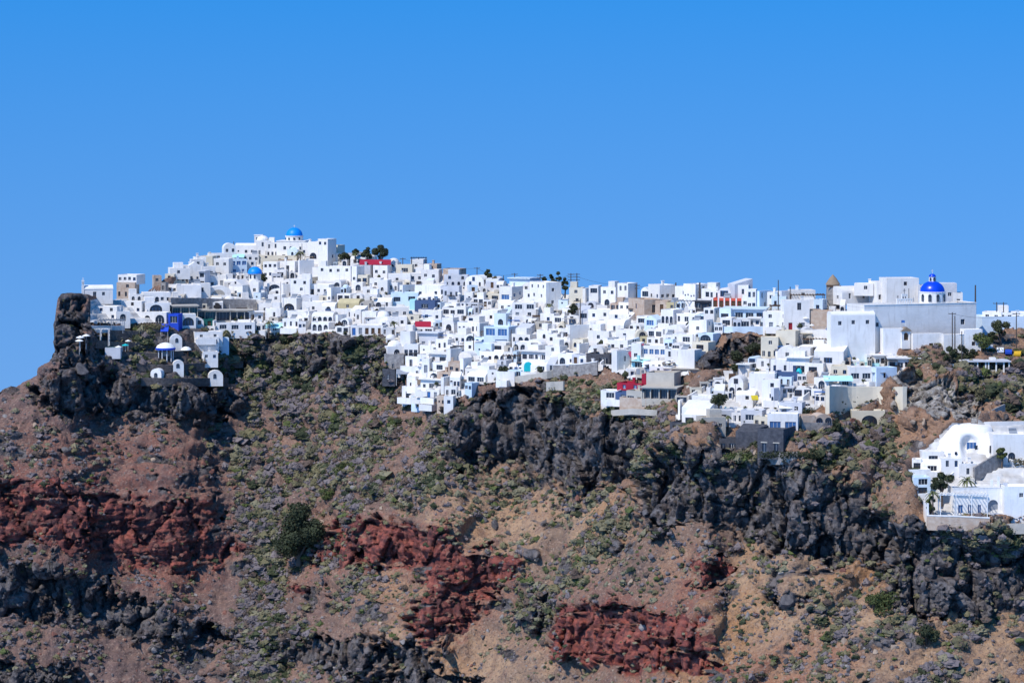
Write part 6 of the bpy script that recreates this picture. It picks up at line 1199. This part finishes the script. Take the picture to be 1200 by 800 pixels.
while len(cand) < 14800 and tries < 190000:
    tries += 1; px = rs.uniform(-60, 1260); py = rs.uniform(350, 840)
    if py < interp(SKY, px) + 3 or rs.random() > DEN[int((py - Y0) / ST), int((px - X0) / ST)]: continue
    d = DEN[int((py - Y0) / ST), int((px - X0) / ST)]
    near = 1.0 + .55 * max(0, (px - 600) / 600)
    s = (rs.uniform(2.0, 4.2) + 5.0 * rs.random() ** 4) * (0.6 + .75 * d) * near     # half width in photo pixels
    if px < 300 and py > 480: k = rs.choices(range(6), [6, 2, 1, .4, 2, 3])[0]
    elif px < 480 and py < 450: k = rs.choices(range(6), [3, 3, 4, .6, 2, 1.5])[0]
    elif py < 560 and px > 900: k = rs.choices(range(6), [2.5, 4, 3, .6, 1.5, 1.5])[0]
    elif 630 < px < 760 and py < 490: k = rs.choices(range(6), [1, 4, 4, 1, 2, .5])[0]
    elif 560 < px < 760 and py > 430: k = rs.choices(range(6), [2.5, 3, 1.5, .9, 5, 1])[0]
    else: k = rs.choices(range(6), [5, 3.6, 1.8, .6, 2.2, 1.2])[0]
    cand.append((s, px, py, k))
cand.sort(key=lambda q: -q[0])
SLM = [('the long red cliff', 140, 610), ('the lower black band', 120, 705), ('the cape cliff', 120, 460), ('the very large dark shrub', 350, 620), ('the middle red ledge', 450, 640), ('the diagonal red ledge', 555, 690), ('the brick-red cliff', 745, 745),
       ('the black bluff', 620, 510), ('the black villa', 900, 530), ('the crimson house', 740, 465), ('the near villa', 1140, 560), ('the near black cliff', 1120, 665), ('the long black cliff', 870, 580), ('the pale rubble slope', 1100, 465), ('the large round bush', 1085, 745),
       ('the fresh green thicket', 1025, 705), ('the bushy bluff', 370, 420), ('the lower middle black ledge', 410, 765), ('the roadside bar', 1155, 430), ('the roadside wall', 1000, 505)]
def WHERE(px, py):
    b = min(SLM, key=lambda q: (px - q[1]) ** 2 + (py - q[2]) ** 2); dx, dy = px - b[1], py - b[2]
    return '%s %s' % ('uphill of' if dy < -abs(dx) else 'downhill of' if dy > abs(dx) else 'on the cape side of' if dx < 0 else 'on the inland side of', b[0])
KN = ['lavender-grey', 'olive', 'dark green', 'fresh green', 'sage-green', 'brownish']
sv = defaultdict(list); smi = []
for q, (s, px, py, k) in enumerate(cand):
    p = surf(px, py); r = s * p.y / F * 0.92; p.z -= r * .12
    a = rs.uniform(0, 6.28); sx, sz = r * rs.uniform(.85, 1.25), r * rs.uniform(.7, 1.05)
    if q < 290:
        o = link('shrub', bigmesh(rs.randrange(8), k), loc=p, rot=(0, 0, a)); o.scale = (sx, sx, sz); tag(o, '%s %s cushion shrub %s' % ('large' if q < 70 else 'mid-sized' if q < 180 else 'small', KN[k], WHERE(px, py)), 'shrub', 'large cushion shrubs on the hillside')
    else:
        V_ = SMALL[rs.randrange(10)]; c, s_ = math.cos(a), math.sin(a); M = np.array([[c * sx, -s_ * sx, 0], [s_ * sx, c * sx, 0], [0, 0, sz]]); sv[k].append(V_ @ M.T + np.array(p))
allv = []; mi = []
for k in range(6):
    if sv[k]: A = np.concatenate(sv[k]); allv.append(A); mi += [k] * (len(A) // 3)
me = tri_mesh('shrub_cover', np.concatenate(allv), LEAF); me.polygons.foreach_set('material_index', np.array(mi, np.int32)); me.update()
o = link('shrub_cover', me); o['kind'] = 'stuff'; tag(o, 'low grey-green scrub covering the volcanic slope', 'scrub')
pv = []
for i in range(420):
    x = rs.uniform(200, 1060); y = rs.uniform(308, 500); ix, iy = int((x - X0) / ST), int((y - Y0) / ST)
    if not VILL[iy, ix] or y < interp(SKY, x) + 5: continue
    D = Dat(x, y) - rs.uniform(1, 3); p = at(x, y, D); r = rs.uniform(.3, .95); pv.append(SMALL[rs.randrange(12)] * np.array([r, r, r * rs.uniform(.8, 1.6)]) + np.array(p))
o = link('potted_greenery', tri_mesh('potted_greenery', np.concatenate(pv), LEAF[2])); o['kind'] = 'stuff'; tag(o, 'small dark green pot plants and vines among the white terraces', 'plants')
# ---- hedges on terraces
for (x0, x1, y, lb, k) in [(145, 196, 385, 'long green hedge under the cape hotel', 1), (1128, 1200, 415, 'rough green verge beside the parked cars', 3), (1060, 1110, 420, 'dark scrub mound before the church gate', 5), (937, 954, 484, 'dark green hedge behind the black villa', 2), (850, 925, 538, 'green garden strip before the black villa', 3), (1188, 1215, 545, 'dark green hedge beside the near villa pillar', 1), (890, 960, 536, 'scrub hedge beside the black villa', 2)]:
    D = Dat((x0 + x1) / 2, y) - 1; m = D / F; n = int((x1 - x0) / 3); rn = np.random.default_rng(int(x0)); bl = [((x0 + (i + .5) * (x1 - x0) / n - (x0 + x1) / 2) * m, rn.normal() * .4, .5 + .2 * rn.random(), .75 + .25 * rn.random()) for i in range(n)]
    tag(link('hedge', tri_mesh('hedge', leafcloud(bl, n * 75, .3, rn), LEAF[k]), loc=at((x0 + x1) / 2, y, D)), lb, 'hedge')
# ------------------------------------------------------------------ boulders
def rockmesh(seed):
    r_ = random.Random(seed); bm = bmesh.new(); bmesh.ops.create_icosphere(bm, subdivisions=2, radius=1)
    pl_ = [(Vector((r_.gauss(0, 1), r_.gauss(0, 1), r_.gauss(0, 1))).normalized(), r_.uniform(.38, .66)) for _ in range(14)]
    for v in bm.verts:
        for n, d in pl_:
            e = v.co.dot(n) - d
            if e > 0: v.co -= n * e
        v.co *= 1 + r_.uniform(-.04, .04)
    bmesh.ops.dissolve_limit(bm, angle_limit=.12, verts=bm.verts, edges=bm.edges); bmesh.ops.triangulate(bm, faces=bm.faces)
    me = bpy.data.meshes.new('boulder'); bm.to_mesh(me); bm.free(); return me
ROCKM = [mat('basalt_boulder', (.060, .055, .058), .9, scale=.8, col2=(.14, .125, .12), rand=.25, bump=.6), mat('grey_boulder', (.25, .22, .20), .9, scale=.8, rand=.25, bump=.6), mat('red_boulder', (.20, .085, .06), .9, scale=.8, rand=.25, bump=.6), mat('tan_boulder', (.34, .25, .18), .9, scale=.8, rand=.25, bump=.6)]
RK = [rockmesh(i) for i in range(7)]; RKV = []
for me in RK:
    co = np.array([v.co for v in me.vertices]); RKV.append(np.concatenate([co[list(p.vertices)] for p in me.polygons]))
RKM = {(i, k): None for i in range(7) for k in range(4)}
rc = []; rr_ = random.Random(99)
while len(rc) < 6500:
    px = rr_.uniform(-60, 1260); py = rr_.uniform(430, 840)
    if py < interp(SKY, px) + 4: continue
    iy, ix = int((py - Y0) / ST), int((px - X0) / ST)
    if VILL[iy, ix]: continue
    s = rr_.uniform(.45, 1.2) + 4.5 * rr_.random() ** 7
    if BLACK[iy, ix] and rr_.random() < .5: continue
    k = 0 if BLACK[iy, ix] else 2 if RED[iy, ix] else rr_.choices(range(4), [2.2, 1.6, 2 if (RED | REDSCREE)[iy, ix] or px < 300 else .6, 2 if px > 400 else .5])[0]
    rc.append((s * (1 + .4 * max(0, (px - 600) / 600)), px, py, k))
for b_ in [(15, 925, 705, 0), (13, 968, 648, 0), (11, 945, 708, 1), (10, 905, 700, 0), (8, 750, 735, 1), (9, 180, 440, 1), (9, 105, 440, 1), (11, 95, 432, 0), (8, 580, 612, 0), (7, 568, 606, 0), (7, 995, 735, 0), (8, 1145, 780, 0), (6, 920, 590, 0)]: rc.append(b_)
rc.sort(key=lambda q: -q[0]); rv = defaultdict(list); RN = ['dark basalt', 'pale grey', 'rusty red', 'tan']
for q, (s, px, py, k) in enumerate(rc):
    p = surf(px, py); r = s * p.y / F; i = rr_.randrange(7); e = Vector((rr_.uniform(0, 6), rr_.uniform(0, 6), rr_.uniform(0, 6)))
    if q < 120:
        if RKM[(i, k)] is None: mm = RK[i].copy(); mm.materials.append(ROCKM[k]); RKM[(i, k)] = mm
        o = link('boulder', RKM[(i, k)], loc=p, rot=e); o.scale = (r * 1.2, r, r * .85); tag(o, '%s %s boulder lying %s' % ('big' if q < 14 else 'mid-sized' if q < 60 else 'small', RN[k], WHERE(px, py)), 'boulder', 'boulders on the hillside')
    else:
        from mathutils import Euler
        Mx = np.array(Euler(e).to_matrix()) * r; rv[k].append(RKV[i] @ Mx.T + np.array(p))
allv = []; mi = []
for k in range(4):
    if rv[k]: A = np.concatenate(rv[k]); allv.append(A); mi += [k] * (len(A) // 3)
me = tri_mesh('scree', np.concatenate(allv), ROCKM); me.polygons.foreach_set('material_index', np.array(mi, np.int32)); me.update(); o = link('scree', me); o['kind'] = 'stuff'; tag(o, 'loose stones strewn over the volcanic slope', 'scree')
# ------------------------------------------------------------------ parked cars by the bar
def car(px, py, col, label, rz):
    D = Dat(px, py) - 1; root = link('parked_car', None, loc=at(px, py, D), rot=(0, 0, rz)); b = MB()
    pr = [(-1.9, .35), (-1.95, .75), (-1.2, .88), (-.7, 1.38), (.7, 1.42), (1.3, .92), (1.9, .8), (1.95, .35)]; n = len(pr)
    b.add([(x, -.8, z) for x, z in pr] + [(x, .8, z) for x, z in pr], [tuple(range(n)), tuple(range(n, 2 * n))[::-1]] + [(i, n + i, n + (i + 1) % n, (i + 1) % n) for i in range(n)]); b.obj('body', col, root)
    g = MB(); g.add([(-1.0, -.81, .92), (1.1, -.81, .92), (.65, -.81, 1.33), (-.65, -.81, 1.33)], [(0, 1, 2, 3)]); g.obj('side_window', M_GLASS, root)
    for x in (-1.2, 1.25):
        for y in (-.82, .62): w_ = MB(); w_.tube((x, y, .33), (x, y + .2, .33), .33, n=12); w_.obj('wheel', M_METAL, root)
    tag(root, label, 'car')
car(1182, 416, mat('blue_car_paint', (.02, .06, .35), .3), 'blue car parked beside the tall timber pole', R(78)); car(1193, 418, mat('yellow_car_paint', (.6, .35, .02), .3), 'yellow car parked beside the blue car', R(72)); car(1172, 414, mat('white_car_paint', (.75, .75, .75), .3), 'white car parked beside the blue car', R(82)); car(1160, 411, mat('silver_car_paint', (.45, .46, .48), .3), 'silver car parked behind the round green tree', R(75))
